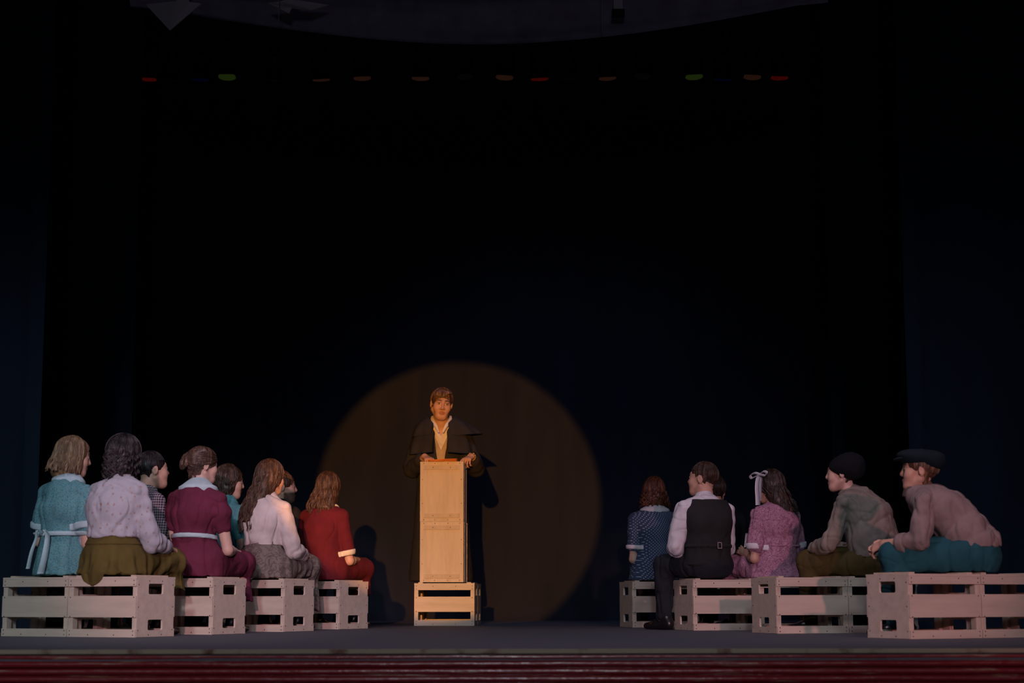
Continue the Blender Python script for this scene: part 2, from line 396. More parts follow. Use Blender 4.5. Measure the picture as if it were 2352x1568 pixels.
        V = np.stack([ax[i][0] + pos[:, i] * s.h for i in range(3)], 1)
        F = []
        nx, ny, nz = D.shape
        for axis in range(3):
            sl0 = [slice(1, n - 1) for n in D.shape]; sl0[axis] = slice(0, D.shape[axis] - 1)
            sl1 = list(sl0); sl1[axis] = slice(1, D.shape[axis])
            a0 = ins[tuple(sl0)]; a1 = ins[tuple(sl1)]
            e = np.argwhere(a0 != a1); e = e + np.array([0 if i == axis else 1 for i in range(3)])
            if len(e) == 0: continue
            o1, o2 = [(1, 2), (2, 0), (0, 1)][axis]
            d1 = np.zeros(3, int); d1[o1] = 1; d2 = np.zeros(3, int); d2[o2] = 1
            g = lambda q: num[q[:, 0], q[:, 1], q[:, 2]]
            quad = np.stack([g(e - d1 - d2), g(e - d2), g(e), g(e - d1)], 1)
            inside = D[e[:, 0], e[:, 1], e[:, 2]] < 0
            quad = np.where(inside[:, None], quad, quad[:, ::-1]); F.append(quad)
        return V, np.concatenate(F)
def vnormals(V, F):
    n = np.cross(V[F[:, 2]] - V[F[:, 0]], V[F[:, 3]] - V[F[:, 1]]); N = np.zeros_like(V)
    for i in range(4): np.add.at(N, F[:, i], n)
    return N / (np.linalg.norm(N, axis=1, keepdims=True) + 1e-12)
def relax(V, F, it=1, lam=0.5):
    E = np.concatenate([F[:, [0, 1]], F[:, [1, 2]], F[:, [2, 3]], F[:, [3, 0]]]); n = len(V)
    cnt = np.bincount(E[:, 0], minlength=n) + np.bincount(E[:, 1], minlength=n)
    for _ in range(it):
        S = np.stack([np.bincount(E[:, 0], V[E[:, 1], i], n) + np.bincount(E[:, 1], V[E[:, 0], i], n) for i in range(3)], 1)
        V = V + lam * (S / np.maximum(cnt, 1)[:, None] - V)
    return V

# ------------------------------------------------------------------ the stage
STAGE_FRONT = 7.43
fl = obj('floor', box_mesh('floor', -9, 9, STAGE_FRONT + 0.03, 19.5, -0.06, 0.0), 'stage_floor'); fl['kind'] = 'structure'
fl['label'] = 'dark grey stage floor'
sf = empty('stage_front', (0, STAGE_FRONT, -0.5)); tag(sf, 'dark red glossy ribbed front of the stage', None, kind='structure')
core = obj('backing_board', box_mesh('backing_board', -9, 9, 0.045, 0.12, -0.6, 0.44), 'red_gloss_paint', sf)
def rounded_slat(name, zc, hh, d):
    n = 9; pr = []
    for i in range(n):
        a = math.pi * i / (n - 1); pr.append((-math.sin(a) ** 0.7 * d if 0 < i < n - 1 else 0.0, zc + math.cos(a) * hh))
    V = []; F = []
    xs = np.linspace(-9, 9, 73); rng = random.Random(int(zc * 1e4) + 7)
    for x in xs:
        j = rng.uniform(-0.0012, 0.0012)
        for y, z in pr: V.append((x, y + 0.045 + j, z + j))
    m = len(pr)
    for i in range(len(xs) - 1):
        for k in range(m - 1): F.append((i * m + k, i * m + k + 1, (i + 1) * m + k + 1, (i + 1) * m + k))
    return mk_mesh(name, V, np.array(F)[:, ::-1])
z = 0.482
for i in range(14):
    hh = (0.0125, 0.0165, 0.0150, 0.0160, 0.0145)[i % 5]
    z -= hh
    obj('slat', rounded_slat('slat', z, hh * 0.92, 0.026 if i % 2 else 0.018), 'red_gloss_paint', sf)
    z -= hh
obj('edge_strip', box_mesh('edge_strip', -9, 9, 0.012, 0.06, 0.484, 0.5015), 'cream_edge_paint', sf)

for nm, bb in (('wall_back', (-9, 9, 19.5, 19.7, -0.06, 9.2)), ('wall_left', (-9.2, -9, 7.6, 19.5, -0.06, 9.2)), ('wall_right', (9, 9.2, 7.6, 19.5, -0.06, 9.2)), ('ceiling', (-9, 9, 7.6, 19.5, 9.0, 9.2))):
    o = obj(nm, box_mesh(nm, *bb), 'house_black'); o['kind'] = 'structure'
def curtain_sheet(name, x0, x1, y, z1, amp, wl, mat, label, diag=None, seed=1, edge=0.0, nz=60, curl=0):
    nx = int((x1 - x0) / 0.045); X = np.linspace(x0, x1, nx); Z = np.linspace(0.0, z1, nz)
    XX, ZZ = np.meshgrid(X, Z, indexing='ij'); P = np.stack([XX, ZZ * 0.15, np.zeros_like(XX)], -1).reshape(-1, 3)
    n1 = vnoise(P, (1 / wl, 1, 1), seed).reshape(XX.shape); n2 = vnoise(P, (2.3 / wl, 1.3, 1), seed + 3).reshape(XX.shape)
    YY = y + amp * (n1 * 1.6 + n2 * 0.7)
    if diag:
        for (xa, za, xb, zb, wd, am) in diag:
            L = math.hypot(xb - xa, zb - za); ux, uz = (xb - xa) / L, (zb - za) / L
            al = (XX - xa) * ux + (ZZ - za) * uz; pe = -(XX - xa) * uz + (ZZ - za) * ux
            wgt = np.clip(np.minimum(al, L - al) / (0.35 * L), 0, 1)
            YY = YY - am * np.exp(-(pe / wd) ** 2) * wgt
    if edge:
        e = x1 if edge > 0 else x0
        YY = YY - 0.10 * np.exp(-((XX - e) / 0.10) ** 2) + 0.12 * np.exp(-((XX - e) / 0.025) ** 2)
    o = obj(name, sheet(name, np.stack([XX, YY, ZZ], -1), 0.006), mat)
    return tag(o, label, 'curtain')
curtain_sheet('backdrop_curtain', -5.2, 4.6, 17.6, 8.5, 0.05, 0.9, 'backdrop_cloth', 'wide black backdrop curtain with the amber spotlight circle on it', seed=4,
    diag=[(-2.62, 3.3, -2.05, 0.9, 0.05, 0.10), (-2.55, 2.6, -2.2, 0.7, 0.05, 0.08), (-2.45, 3.8, -1.7, 1.0, 0.10, 0.06), (2.75, 2.6, 3.2, 0.8, 0.07, 0.08), (3.05, 3.2, 2.95, 1.2, 0.05, 0.07), (0.15, 3.0, -0.25, 1.9, 0.12, 0.05)])
curtain_sheet('side_curtain', -5.4, -3.16, 11.6, 8.0, 0.045, 0.35, 'leg_cloth', 'dark blue side curtain at the far left edge, nearest the audience', seed=11, edge=1)
curtain_sheet('side_curtain', -5.2, -3.12, 14.2, 8.3, 0.04, 0.4, 'leg_cloth', 'dark side curtain on the left, behind the leftmost curtain', seed=12, edge=1)
curtain_sheet('side_curtain', 2.66, 5.2, 11.6, 8.0, 0.045, 0.35, 'leg_cloth', 'dark blue side curtain at the far right edge behind the people in caps', seed=13, edge=-1)
curtain_sheet('side_curtain', 2.62, 5.0, 14.2, 8.3, 0.04, 0.4, 'leg_cloth', 'dark side curtain on the right, behind the rightmost curtain', seed=14, edge=-1)

# ------------------------------------------------------------------ crates
CL, CW, CH = 0.488, 0.355, 0.340
def rrect(y0, y1, z0, z1, r, n=4):
    p = []
    for (cy, cz, a0) in ((y1 - r, z1 - r, 0), (y0 + r, z1 - r, 90), (y0 + r, z0 + r, 180), (y1 - r, z0 + r, 270)):
        for i in range(n): a = R(a0 + 90 * i / (n - 1)); p.append((cy + r * math.cos(a), cz + r * math.sin(a)))
    return p
def end_panel_mesh(name, x0, x1):
    y0, y1 = 0.0095, CW - 0.0095; z0, z1 = 0.002, CH - 0.012
    hy0, hy1 = CW * 0.31, CW * 0.69; r = 0.010
    holes = [(CH * 0.115, CH * 0.29), (CH * 0.71, CH * 0.885)]
    zs = [z0, holes[0][0], holes[0][1], holes[1][0], holes[1][1], z1]; polys = []
    for i in range(5):
        polys.append([(y0, zs[i]), (hy0, zs[i]), (hy0, zs[i + 1]), (y0, zs[i + 1])]); polys.append([(hy1, zs[i]), (y1, zs[i]), (y1, zs[i + 1]), (hy1, zs[i + 1])])
        if i % 2 == 0: polys.append([(hy0, zs[i]), (hy1, zs[i]), (hy1, zs[i + 1]), (hy0, zs[i + 1])])
    V = []; Q = []; T = []
    def q4(p):
        n = len(V)
        V.extend([(x1, a, b) for a, b in p]); Q.append((n, n + 1, n + 2, n + 3)); n = len(V); V.extend([(x0, a, b) for a, b in p]); Q.append((n + 3, n + 2, n + 1, n))
    def wall(p, q):
        n = len(V); V.extend([(x0, *p), (x0, *q), (x1, *q), (x1, *p)]); Q.append((n, n + 1, n + 2, n + 3))
    for p in polys: q4(p)
    for p, q in (((y0, z0), (y1, z0)), ((y1, z0), (y1, z1)), ((y1, z1), (y0, z1)), ((y0, z1), (y0, z0))): wall(p, q)
    for h0, h1 in holes:
        arc = rrect(hy0, hy1, h0, h1, r); m = len(arc)
        for i in range(m): wall(arc[(i + 1) % m], arc[i])
        for c, k in (((hy1, h1), 0), ((hy0, h1), 4), ((hy0, h0), 8), ((hy1, h0), 12)):
            for i in range(3):
                n = len(V); V.extend([(x1, *c), (x1, *arc[k + i + 1]), (x1, *arc[k + i])]); T.append((n, n + 1, n + 2)); n = len(V); V.extend([(x0, *c), (x0, *arc[k + i]), (x0, *arc[k + i + 1])]); T.append((n, n + 1, n + 2))
    return mk_mesh(name, V, Q, T, smooth=False)
def screws_mesh():
    parts = []
    def dot(p, nrm, r=0.0042):
        a = np.array(p, float); parts.append(cyl_vf(a - np.array(nrm) * 0.002, a + np.array(nrm) * 0.0012, r, r * 0.8, 6))
    for y, n in ((0.0, (0, -1, 0)), (CW, (0, 1, 0))):
        for x in (0.018, CL - 0.018):
            for zz in (0.014, 0.036, CH * 0.34, CH * 0.66, CH - 0.044, CH - 0.022): dot((x, y, zz), n)
        for x in (CL * 0.31, CL * 0.69):
            for zz in (0.014, CH - 0.024): dot((x, y, zz), n)
    for x, n in ((0.0, (-1, 0, 0)), (CL, (1, 0, 0))):
        for y in (0.022, CW - 0.022):
            for zz in (0.04, CH * 0.5, CH - 0.045): dot((x, y, zz), n)
        for y in (CW * 0.33, CW * 0.66):
            for zz in (0.014, CH - 0.024): dot((x, y, zz), n)
    for x in (0.014, CL - 0.014):
        for y in (0.03, CW * 0.36, CW * 0.66, CW - 0.03): dot((x, y, CH), (0, 0, 1))
    for x in (CL * 0.30, CL * 0.70):
        for y in (0.018, CW - 0.018): dot((x, y, CH), (0, 0, 1))
    for x in (0.0475, CL - 0.0475):
        for y in (CW * 0.30, CW * 0.70): dot((x, y, CH + 0.009), (0, 0, 1))
    V, F = join_vf(parts); return mesh_vf('screws', V, F)
CM = {}
CM['end_panel'] = [end_panel_mesh('end_panel', 0.0, 0.012), end_panel_mesh('end_panel', CL - 0.012, CL)]
sl = []
for y0, y1 in ((0.0, 0.0095), (CW - 0.0095, CW)):
    for z0, z1 in ((0.001, 0.046), (CH * 0.33, CH * 0.685), (CH - 0.054, CH - 0.0125)):
        sl.append(box_mesh('slat', 0.0012, CL - 0.0012, y0, y1, z0, z1))
CM['slat'] = sl
CM['top_panel'] = [box_mesh('top_panel', 0, CL, 0, CW, CH - 0.012, CH)]
CM['batten'] = [box_mesh('batten', x - 0.0175, x + 0.0175, 0.03, CW - 0.03, CH, CH + 0.009) for x in (0.0475, CL - 0.0475)]
CM['corner_post'] = [box_mesh('corner_post', a, b, c, d, 0.003, CH - 0.0125) for a, b in ((0.0125, 0.032), (CL - 0.032, CL - 0.0125)) for c, d in ((0.010, 0.05), (CW - 0.05, CW - 0.010))]
CM['screws'] = [screws_mesh()]
for k, ms in CM.items():
    for m in ms: m.materials.clear(); m.materials.append(MATS['screw_steel' if k == 'screws' else 'batten_wood' if k == 'batten' else 'birch_plywood'])
def crate(mat4, label, group):
    e = empty('plywood_crate', (0, 0, 0)); e.matrix_world = mat4; tag(e, label, 'crate', group)
    for k, ms in CM.items():
        for m in ms:
            o = obj(k, m, None, e)
            if k == 'screws': o['kind'] = 'stuff'
    return e
BENCH = dict(L1=(-2.112, 9.893, 26.25, -1), L2=(-1.815, 10.670, 25.75, -1), L3=(-1.500, 11.577, 27.5, -1), L4=(-1.234, 12.549, 31.25, -1),
             R1=(2.078, 9.216, 27.0, 1), R2=(1.611, 10.730, 18.0, 1), R3=(1.218, 11.853, 16.25, 1), R4=(0.899, 13.173, 12.5, 1))
CRATE_LABELS = dict(
    L1=['pale plywood slatted crate under the woman in the olive skirt', 'pale plywood slatted crate under the blonde woman in teal, at the left picture edge'],
    L2=['plywood slatted crate under the woman in the burgundy dress', 'plywood slatted crate under the boy in the checked shirt, behind the front left bench'],
    L3=['plywood slatted crate under the long-haired woman in the grey skirt', 'plywood slatted crate under the girl in the aqua dress'],
    L4=['plywood slatted crate under the girl in red, amber light on its corner', 'plywood slatted crate under the bearded man in the dark jacket'],
    R1=['pinkish plywood slatted crate under the person in teal trousers, large end panel towards centre', 'pinkish plywood slatted crate at the right picture edge'],
    R2=['plywood slatted crate at the centre-facing end of the bench of the person in the beret', 'plywood slatted crate directly under the person in the black beret'],
    R3=['plywood slatted crate under the man in the dark waistcoat', 'plywood slatted crate under the girl in the pink dress'],
    R4=['plywood slatted crate under the girl in the blue polka dot dress', 'plywood slatted crate under the dark figure hidden behind the man in the waistcoat'])
def bench_mat(b):
    x, y, d, s = BENCH[b]; th = R(d)
    return Matrix.Translation((x, y, 0)) @ Matrix.Rotation(-th if s < 0 else th, 4, 'Z')
for b, (x, y, d, s) in BENCH.items():
    for i in range(2):
        off = -(i + 1) * (CL + 0.003) if s < 0 else i * (CL + 0.003)
        crate(bench_mat(b) @ Matrix.Translation((off, 0, 0)), CRATE_LABELS[b][i], 'crates of the left benches' if s < 0 else 'crates of the right benches')
# podium: two crates lying one behind the other, two more standing on end on top
PX, PY, PA = -0.7936, 14.22, R(-3.2)
pm = Matrix.Translation((PX, PY, 0)) @ Matrix.Rotation(PA, 4, 'Z')
crate(pm, 'lowest amber-lit plywood crate of the podium, lying at its front', 'crates stacked as a podium')
crate(pm @ Matrix.Translation((0.0, CW + 0.003, 0)), 'rear bottom crate of the podium that the speaker stands on', 'crates stacked as a podium')
up = Matrix(((0, -1, 0, 0), (0, 0, -1, 0), (1, 0, 0, 0), (0, 0, 0, 1)))
zt = CH + 0.0095
crate(Matrix.Translation((-0.372, 14.22 + CH + 0.012, zt)) @ Matrix.Rotation(R(-4.2), 4, 'Z') @ up, 'lower upright podium box with solid knotty plywood front', 'crates stacked as a podium')
crate(Matrix.Translation((-0.379, 14.22 + CH + 0.014, zt + CL + 0.001)) @ Matrix.Rotation(R(-3.2), 4, 'Z') @ up, 'topmost upright podium box with battens and screws on its front', 'crates stacked as a podium')
POD_TOP = zt + 2 * CL + 0.001

# ------------------------------------------------------------------ people
def Rz(a): c, s = math.cos(a), math.sin(a); return np.array([[c, -s, 0], [s, c, 0], [0, 0, 1.0]])
def Rx(a): c, s = math.cos(a), math.sin(a); return np.array([[1.0, 0, 0], [0, c, -s], [0, s, c]])
def Ry(a): c, s = math.cos(a), math.sin(a); return np.array([[c, 0, s], [0, 1.0, 0], [-s, 0, c]])
def unit(v): v = A3(v); return v / (np.linalg.norm(v) + 1e-12)
SEAT = CH + 0.010
def crease(V, f, seed, w=0.07):
    V = V + 0.06 * np.stack([vnoise(V, (7, 7, 7), seed + 40), vnoise(V, (7, 7, 7), seed + 41), vnoise(V, (7, 7, 7), seed + 42)], 1)
    return np.exp(-(vnoise(V, f, seed) / w) ** 2)
FOLD_BODICE = lambda V, N: 0.010 * vnoise(V, (9, 9, 7), 3) + 0.006 * vnoise(V, (26, 26, 9), 5) + 0.003 * vnoise(V, (60, 60, 25), 6) - 0.010 * crease(V, (12, 12, 4.0), 7, 0.085) - 0.003 * crease(V, (8, 8, 12), 8)
FOLD_SOFT = lambda V, N: 0.006 * vnoise(V, (10, 10, 7), 3) + 0.003 * vnoise(V, (34, 34, 14), 5) - 0.004 * crease(V, (9, 9, 5), 7)
FOLD_BIG = lambda V, N: 0.022 * vnoise(V, (8, 8, 6), 8) + 0.012 * vnoise(V, (22, 22, 11), 9) + 0.004 * vnoise(V, (55, 55, 30), 6) - 0.009 * crease(V, (11, 11, 5), 7, 0.09) - 0.004 * crease(V, (8, 8, 12), 8)
FOLD_SHIRT = lambda V, N: FOLD_BIG(V, N) - 0.005 * crease(V @ Rx(0.7), (13, 13, 4), 17, 0.10) - 0.003 * crease(V @ Rx(-0.6), (16, 16, 7), 18, 0.09)
class Person:
    def __init__(s, label, loc, yaw, bench=None, k=1.0, lean=4, twist=0, hunch=0.0, tilt=0.0, head=(0, 0, 0), male=False, wide=1.0,
                 elbow=None, wrist=None, knee=None, ankle=None, h=0.0062, stand=0.0, hs=None, skin='skin_fair', sh=1.0, hup=0.0, hfw=0.0):
        s.k = k; s.male = male; s.wide = wide; s.h = h; s.skin = skin; s.bench = bench; s.stand = stand
        s.root = empty('person', (loc[0], loc[1], 0), -R(yaw)); tag(s.root, label, 'person'); s.loc = loc; s.yaw = R(yaw)
        s.Rw = Rz(-s.yaw)
        z0 = stand + 0.80 * k if stand else SEAT
        s.z0 = z0; la = R(lean)
        rl = lambda v, a: np.array([v[0], v[1] * math.cos(a) + v[2] * math.sin(a), -v[1] * math.sin(a) + v[2] * math.cos(a)]) * k
        s.pel = np.array([0, 0, z0 + 0.09 * k]); ti = lambda z: np.array([math.tan(R(tilt)) * z * k, 0, 0])
        s.wai = s.pel + rl((0, -0.012, 0.15), 0.6 * la) + ti(0.15)
        s.che = s.pel + rl((0, -0.03, 0.29), 0.85 * la) + ti(0.29)
        s.upp = s.pel + rl((0, -0.025, 0.385), la) + ti(0.385) + np.array([0, hunch * 0.4, 0])
        s.nek = s.pel + rl((0, 0.0, 0.455), la) + ti(0.44) + np.array([0, hunch, 0])
        s.Rt = Rz(-R(twist)); s.u = s.Rt @ np.array([1.0, 0, 0]); s.la = la
        sw = (0.176 if male else 0.150) * wide * sh
        s.sho = {sd: s.upp + s.Rt @ rl((sd * sw, 0.012, -0.004), la) for sd in (-1, 1)}
        s.hs = (hs or (1.0 if male else 0.95)) * (0.5 + 0.5 * k)
        s.hc = s.nek + rl((0, 0.028, 0.145), 0.5 * la) + np.array([0, hfw, hup])
        s.Rh = Rz(-R(head[0])) @ Rx(R(head[1])) @ Ry(R(head[2]))
        pz = np.array([0, 0, z0])
        el = elbow or ((-0.20, 0.03, 0.20), (0.20, 0.03, 0.20)); wr = wrist or ((-0.08, 0.27, 0.17), (0.08, 0.27, 0.17))
        s.elb = {-1: A3(el[0]) + pz, 1: A3(el[1]) + pz}; s.wri = {-1: A3(wr[0]) + pz, 1: A3(wr[1]) + pz}
        if stand:
            s.hip = {sd: s.pel + np.array([sd * 0.085, 0, -0.05]) for sd in (-1, 1)}
            s.kne = {sd: np.array([sd * 0.09, 0.02, stand + 0.45]) for sd in (-1, 1)}; s.ank = {sd: np.array([sd * 0.09, -0.02, stand + 0.08]) for sd in (-1, 1)}
        else:
            kn = knee or ((-0.10, 0.42 * k, 0.09), (0.10, 0.42 * k, 0.09)); an = ankle or ((-0.09, 0.41 * k, -0.27), (0.05, 0.41 * k, -0.27))
            s.hip = {sd: s.pel + np.array([sd * 0.085 * k, 0.03, 0.0]) for sd in (-1, 1)}
            s.kne = {-1: A3(kn[0]) + pz, 1: A3(kn[1]) + pz}; s.ank = {-1: A3(an[0]) + pz, 1: A3(an[1]) + pz}
        pts = [s.pel, s.hc] + list(s.sho.values()) + list(s.elb.values()) + list(s.wri.values()) + list(s.kne.values()) + list(s.ank.values())
        pts = np.array(pts); s.lo = pts.min(0) - 0.27; s.hi = pts.max(0) + 0.27; s.lo[2] = max(s.lo[2], -0.03)
        s.lo[1] += 0.04
        s.g = Grid(s.lo, s.hi, h)
        if bench:
            bx, by, d, sg = BENCH[bench]; rot = -R(d) if sg < 0 else R(d)
            M = Rz(-rot) @ s.Rw; o = Rz(-rot) @ (np.array([loc[0], loc[1], 0]) - np.array([bx, by, 0]))
            s.bm = (M, o, (-2 * (CL + 0.003), -0.0) if sg < 0 else (0.0, 2 * (CL + 0.003)))
    # --- helpers
    def cut(s, D, pad=0.002):
        if not s.bench: return D
        g = s.g; M, o, (x0, x1) = s.bm
        X = g.ax[0][:, None, None]; Y = g.ax[1][None, :, None]; Z = g.ax[2][None, None, :]
        bx = o[0] + M[0, 0] * X + M[0, 1] * Y; by = o[1] + M[1, 0] * X + M[1, 1] * Y
        dx = np.abs(bx - (x0 + x1) / 2) - (x1 - x0) / 2 - pad; dy = np.abs(by - CW / 2) - CW / 2 - pad; dz = Z - SEAT
        return np.maximum(D, -np.maximum(np.maximum(dx, dy), dz)).astype(f32)
    def arm(s, sd, t_):
        return s.sho[sd] + (s.elb[sd] - s.sho[sd]) * t_ if t_ <= 1 else s.elb[sd] + (s.wri[sd] - s.elb[sd]) * (t_ - 1)
    def emit(s, D, name, mat, parent=None, disp=None, it=2, cut=True, grid=None):
        if cut: D = s.cut(D)
        V, F = (grid or s.g).extract(D)
        if len(V) == 0: return None
        V = relax(V, F, it)
        if disp is not None:
            N = vnormals(V, F); V = V + N * np.asarray(disp(V, N))[:, None]
            if s.bench and cut:
                M, o, (x0, x1) = s.bm; q = V @ M.T + o
                ins = (q[:, 0] > x0) & (q[:, 0] < x1) & (q[:, 1] > 0) & (q[:, 1] < CW); V[:, 2] = np.where(ins & (V[:, 2] < SEAT) & (V[:, 2] > SEAT - 0.03), SEAT, V[:, 2])
            V = relax(V, F, 1, 0.3)
        V[:, 2] = np.maximum(V[:, 2], 0.002)
        return obj(name, mk_mesh(name, V, F), mat, parent or s.root)
    def torso(s, off=0.012, waist=1.0, chest=1.0, D=None, hips=1.0, to_hip=True, g=None):
        g = g or s.g; k = s.k; W = s.wide; m = s.male; D = g.new() if D is None else D
        e = lambda a, b: (a * k * W + off, b * k * W + off)
        rp, rw, rc, ru = (e(0.152 * hips, 0.116 * hips), e(0.116 * waist, 0.095 * waist), e(0.130 * chest, 0.104 * chest), e(0.128 * chest, 0.082)) if not m else (e(0.155 * hips, 0.115 * hips), e(0.142 * waist, 0.108 * waist), e(0.160 * chest, 0.118 * chest), e(0.160 * chest, 0.095))
        um = unit(s.u + np.array([1.0, 0, 0]))
        if to_hip: g.loft(D, s.pel, s.wai, rp, rw, um, 0.03)
        g.loft(D, s.wai, s.che, rw, rc, s.u, 0.03); g.loft(D, s.che, s.upp, rc, ru, s.u, 0.03)
        for sd in (-1, 1): g.cone(D, s.upp + (s.sho[sd] - s.upp) * 0.25, s.sho[sd], 0.066 * k + off, 0.047 * k + off, 0.035)
        g.cone(D, s.upp, s.nek - (s.nek - s.upp) * 0.12, 0.085 * k + off, 0.056 * k + off, 0.04)
        return D
    def sleeve(s, D, sd, t1, r0=0.056, r1=0.056, puff=0.0, k=0.009):
        n = max(2, int(t1 * 4)); ts = np.linspace(0.0, t1, n + 1)
        for a, b in zip(ts[:-1], ts[1:]):
            f = lambda t_: (r0 + (r1 - r0) * t_ / t1 + puff * math.sin(math.pi * min(1, t_ / t1)) ** 0.8) * s.k
            s.g.cone(D, s.arm(sd, a), s.arm(sd, b), f(a), f(b), k)
    def band(s, D, c, ax, hw, off, rad):
        g = s.g; c = A3(c); ax = unit(ax); sl, X, Y, Z = g.reg(c - rad, c + rad); B = g.new()
        pr = np.abs((X - c[0]) * ax[0] + (Y - c[1]) * ax[1] + (Z - c[2]) * ax[2]) - hw
        di = np.sqrt((X - c[0]) ** 2 + (Y - c[1]) ** 2 + (Z - c[2]) ** 2) - rad
        B[sl] = np.maximum(np.maximum(D[sl] - off, pr), di); return B
    def collar(s, D, rad, off=0.009, dz=0.0, r3=(1, 1, 1)):
        g = s.g; c = s.nek + np.array([0, -0.005, dz]); B = g.new(); m = max(r3) * rad + 0.02; sl, X, Y, Z = g.reg(c - m, c + m)
        x, y = (X - c[0]), (Y - c[1]); qx = x * s.u[0] + y * s.u[1]; qy = -x * s.u[1] + y * s.u[0]
        di = np.sqrt((qx / r3[0]) ** 2 + (qy / r3[1]) ** 2 + ((Z - c[2]) / r3[2]) ** 2) - rad
        B[sl] = np.maximum(D[sl] - off, di); return B
    def neckband(s, r=0.066, h=0.04):
        g = s.g; B = g.new(); d = unit(s.hc - s.nek); a = s.nek - d * 0.018; b = s.nek + d * h
        g.cone(B, a, b, r * s.k, r * 0.93 * s.k, 0); c = (a + b) / 2
        X = g.ax[0][:, None, None]; Y = g.ax[1][None, :, None]; Z = g.ax[2][None, None, :]
        pr = np.abs((X - c[0]) * d[0] + (Y - c[1]) * d[1] + (Z - c[2]) * d[2]) - (h + 0.018) / 2
        return np.maximum(B, pr).astype(f32)
    def skirt(s, D=None, off=0.0, flare=0.0, drop=0.34, k=0.04, spread=0.0, waist=True, hem=0.2):
        g = s.g; D0 = D; D = None; D = g.new() if D is None else D; kk = s.k
        zs = s.z0
        if waist: g.loft(D, s.wai, s.pel, (0.128 * kk * s.wide + off, 0.102 * kk * s.wide + off), (0.172 * kk * s.wide + off, 0.135 * kk + off), (1, 0, 0), k)
        g.loft(D, s.pel, np.array([0, 0.0, zs + 0.02]), (0.175 * kk * s.wide + off, 0.14 * kk + off), (0.185 * kk * s.wide + off + flare, 0.15 * kk + off + flare), (1, 0, 0), k)
        km = (s.kne[-1] + s.kne[1]) / 2
        for sd in (-1, 1): g.cone(D, s.hip[sd] + np.array([0, 0, -0.01]), s.kne[sd], 0.098 * kk + off, 0.076 * kk + off, k)
        g.loft(D, s.pel + np.array([0, 0.05, -0.02]), km + np.array([0, -0.02, 0.0]), (0.155 * kk + off, 0.085 * kk + off), (0.165 * kk + off + spread, 0.070 * kk + off), (1, 0, 0), k)
        if drop: g.loft(D, km + np.array([0, 0.0, 0.0]), km + np.array([0, 0.03, -drop]), (0.150 * kk + off + spread, 0.068 * kk), (0.165 * kk + off + spread, 0.10 * kk), (1, 0, 0), k)
        X = g.ax[0][:, None, None]; Y = g.ax[1][None, :, None]; Z = g.ax[2][None, None, :]
        D = np.maximum(D, hem + 0.012 * np.sin(X * 38 + Y * 20) - Z).astype(f32)
        if D0 is not None: D0[...] = smin(D0, D, 0.02); return D0
        return D
    def trousers(s, D=None, off=0.0):
        g = s.g; D = g.new() if D is None else D; kk = s.k
        g.loft(D, s.wai - (s.wai - s.pel) * 0.35, s.pel, (0.145 * kk * s.wide + off, 0.115 * kk + off), (0.165 * kk * s.wide + off, 0.130 * kk + off), (1, 0, 0), 0.03)
        for sd in (-1, 1):
            g.cone(D, s.hip[sd], s.kne[sd], 0.100 * kk + off, 0.072 * kk + off, 0.03)
            g.cone(D, s.kne[sd], s.ank[sd] + np.array([0, 0, 0.02]), 0.070 * kk + off, 0.058 * kk + off, 0.02)
        return D
    def hand(s, D, sd, g, curl=0.5, d=None, n=(0, 0, -1), sc=None, spread=0.0):
        sc = sc or (0.98 if s.male else 0.9) * s.k; w = s.wri[sd]; d = unit(d if d is not None else s.wri[sd] - s.elb[sd]); n = A3(n); n = unit(n - d * (n @ d)); sv = np.cross(d, n)
        th = -sd  # thumbs point towards the body's middle
        side = sv if sv @ np.array([th, 0, 0.0]) > 0 else -sv
        P = lambda a, b, c: w + (d * a + side * b + n * c) * sc
        g.loft(D, P(0.0, 0, 0), P(0.08, 0, 0), (0.026 * sc, 0.018 * sc), (0.038 * sc, 0.0145 * sc), side, 0.012)
        for i in range(4):
            p = P(0.078, 0.029 - i * 0.0193, 0.0); a = curl * (0.65 + 0.1 * i); L = (0.040, 0.045, 0.042, 0.033)[i]; fan = side * (0.12 - 0.08 * i) * (1 + spread)
            rr = (0.0088, 0.009, 0.0086, 0.0078)[i] * sc
            for j, lf in enumerate((1.0, 0.65, 0.5)):
                dj = unit(d * math.cos(a) + n * math.sin(a) + fan); q = p + dj * L * lf * sc
                g.cone(D, p, q, rr * (1 - 0.08 * j), rr * (0.94 - 0.09 * j), 0.005); p = q; a += curl * 0.9
        p = P(0.022, 0.026, 0.004); q = p + unit(d * 0.65 + side * 0.75 + n * 0.25) * 0.042 * sc; g.cone(D, p, q, 0.0145 * sc, 0.0105 * sc, 0.010)
        r = q + unit(d * 0.9 + side * 0.25 + n * 0.3) * 0.030 * sc; g.cone(D, q, r, 0.0102 * sc, 0.0085 * sc, 0.005)
    def H(s, x, y, z): return s.hc + s.Rh @ (np.array([x, y, z]) * s.hs)
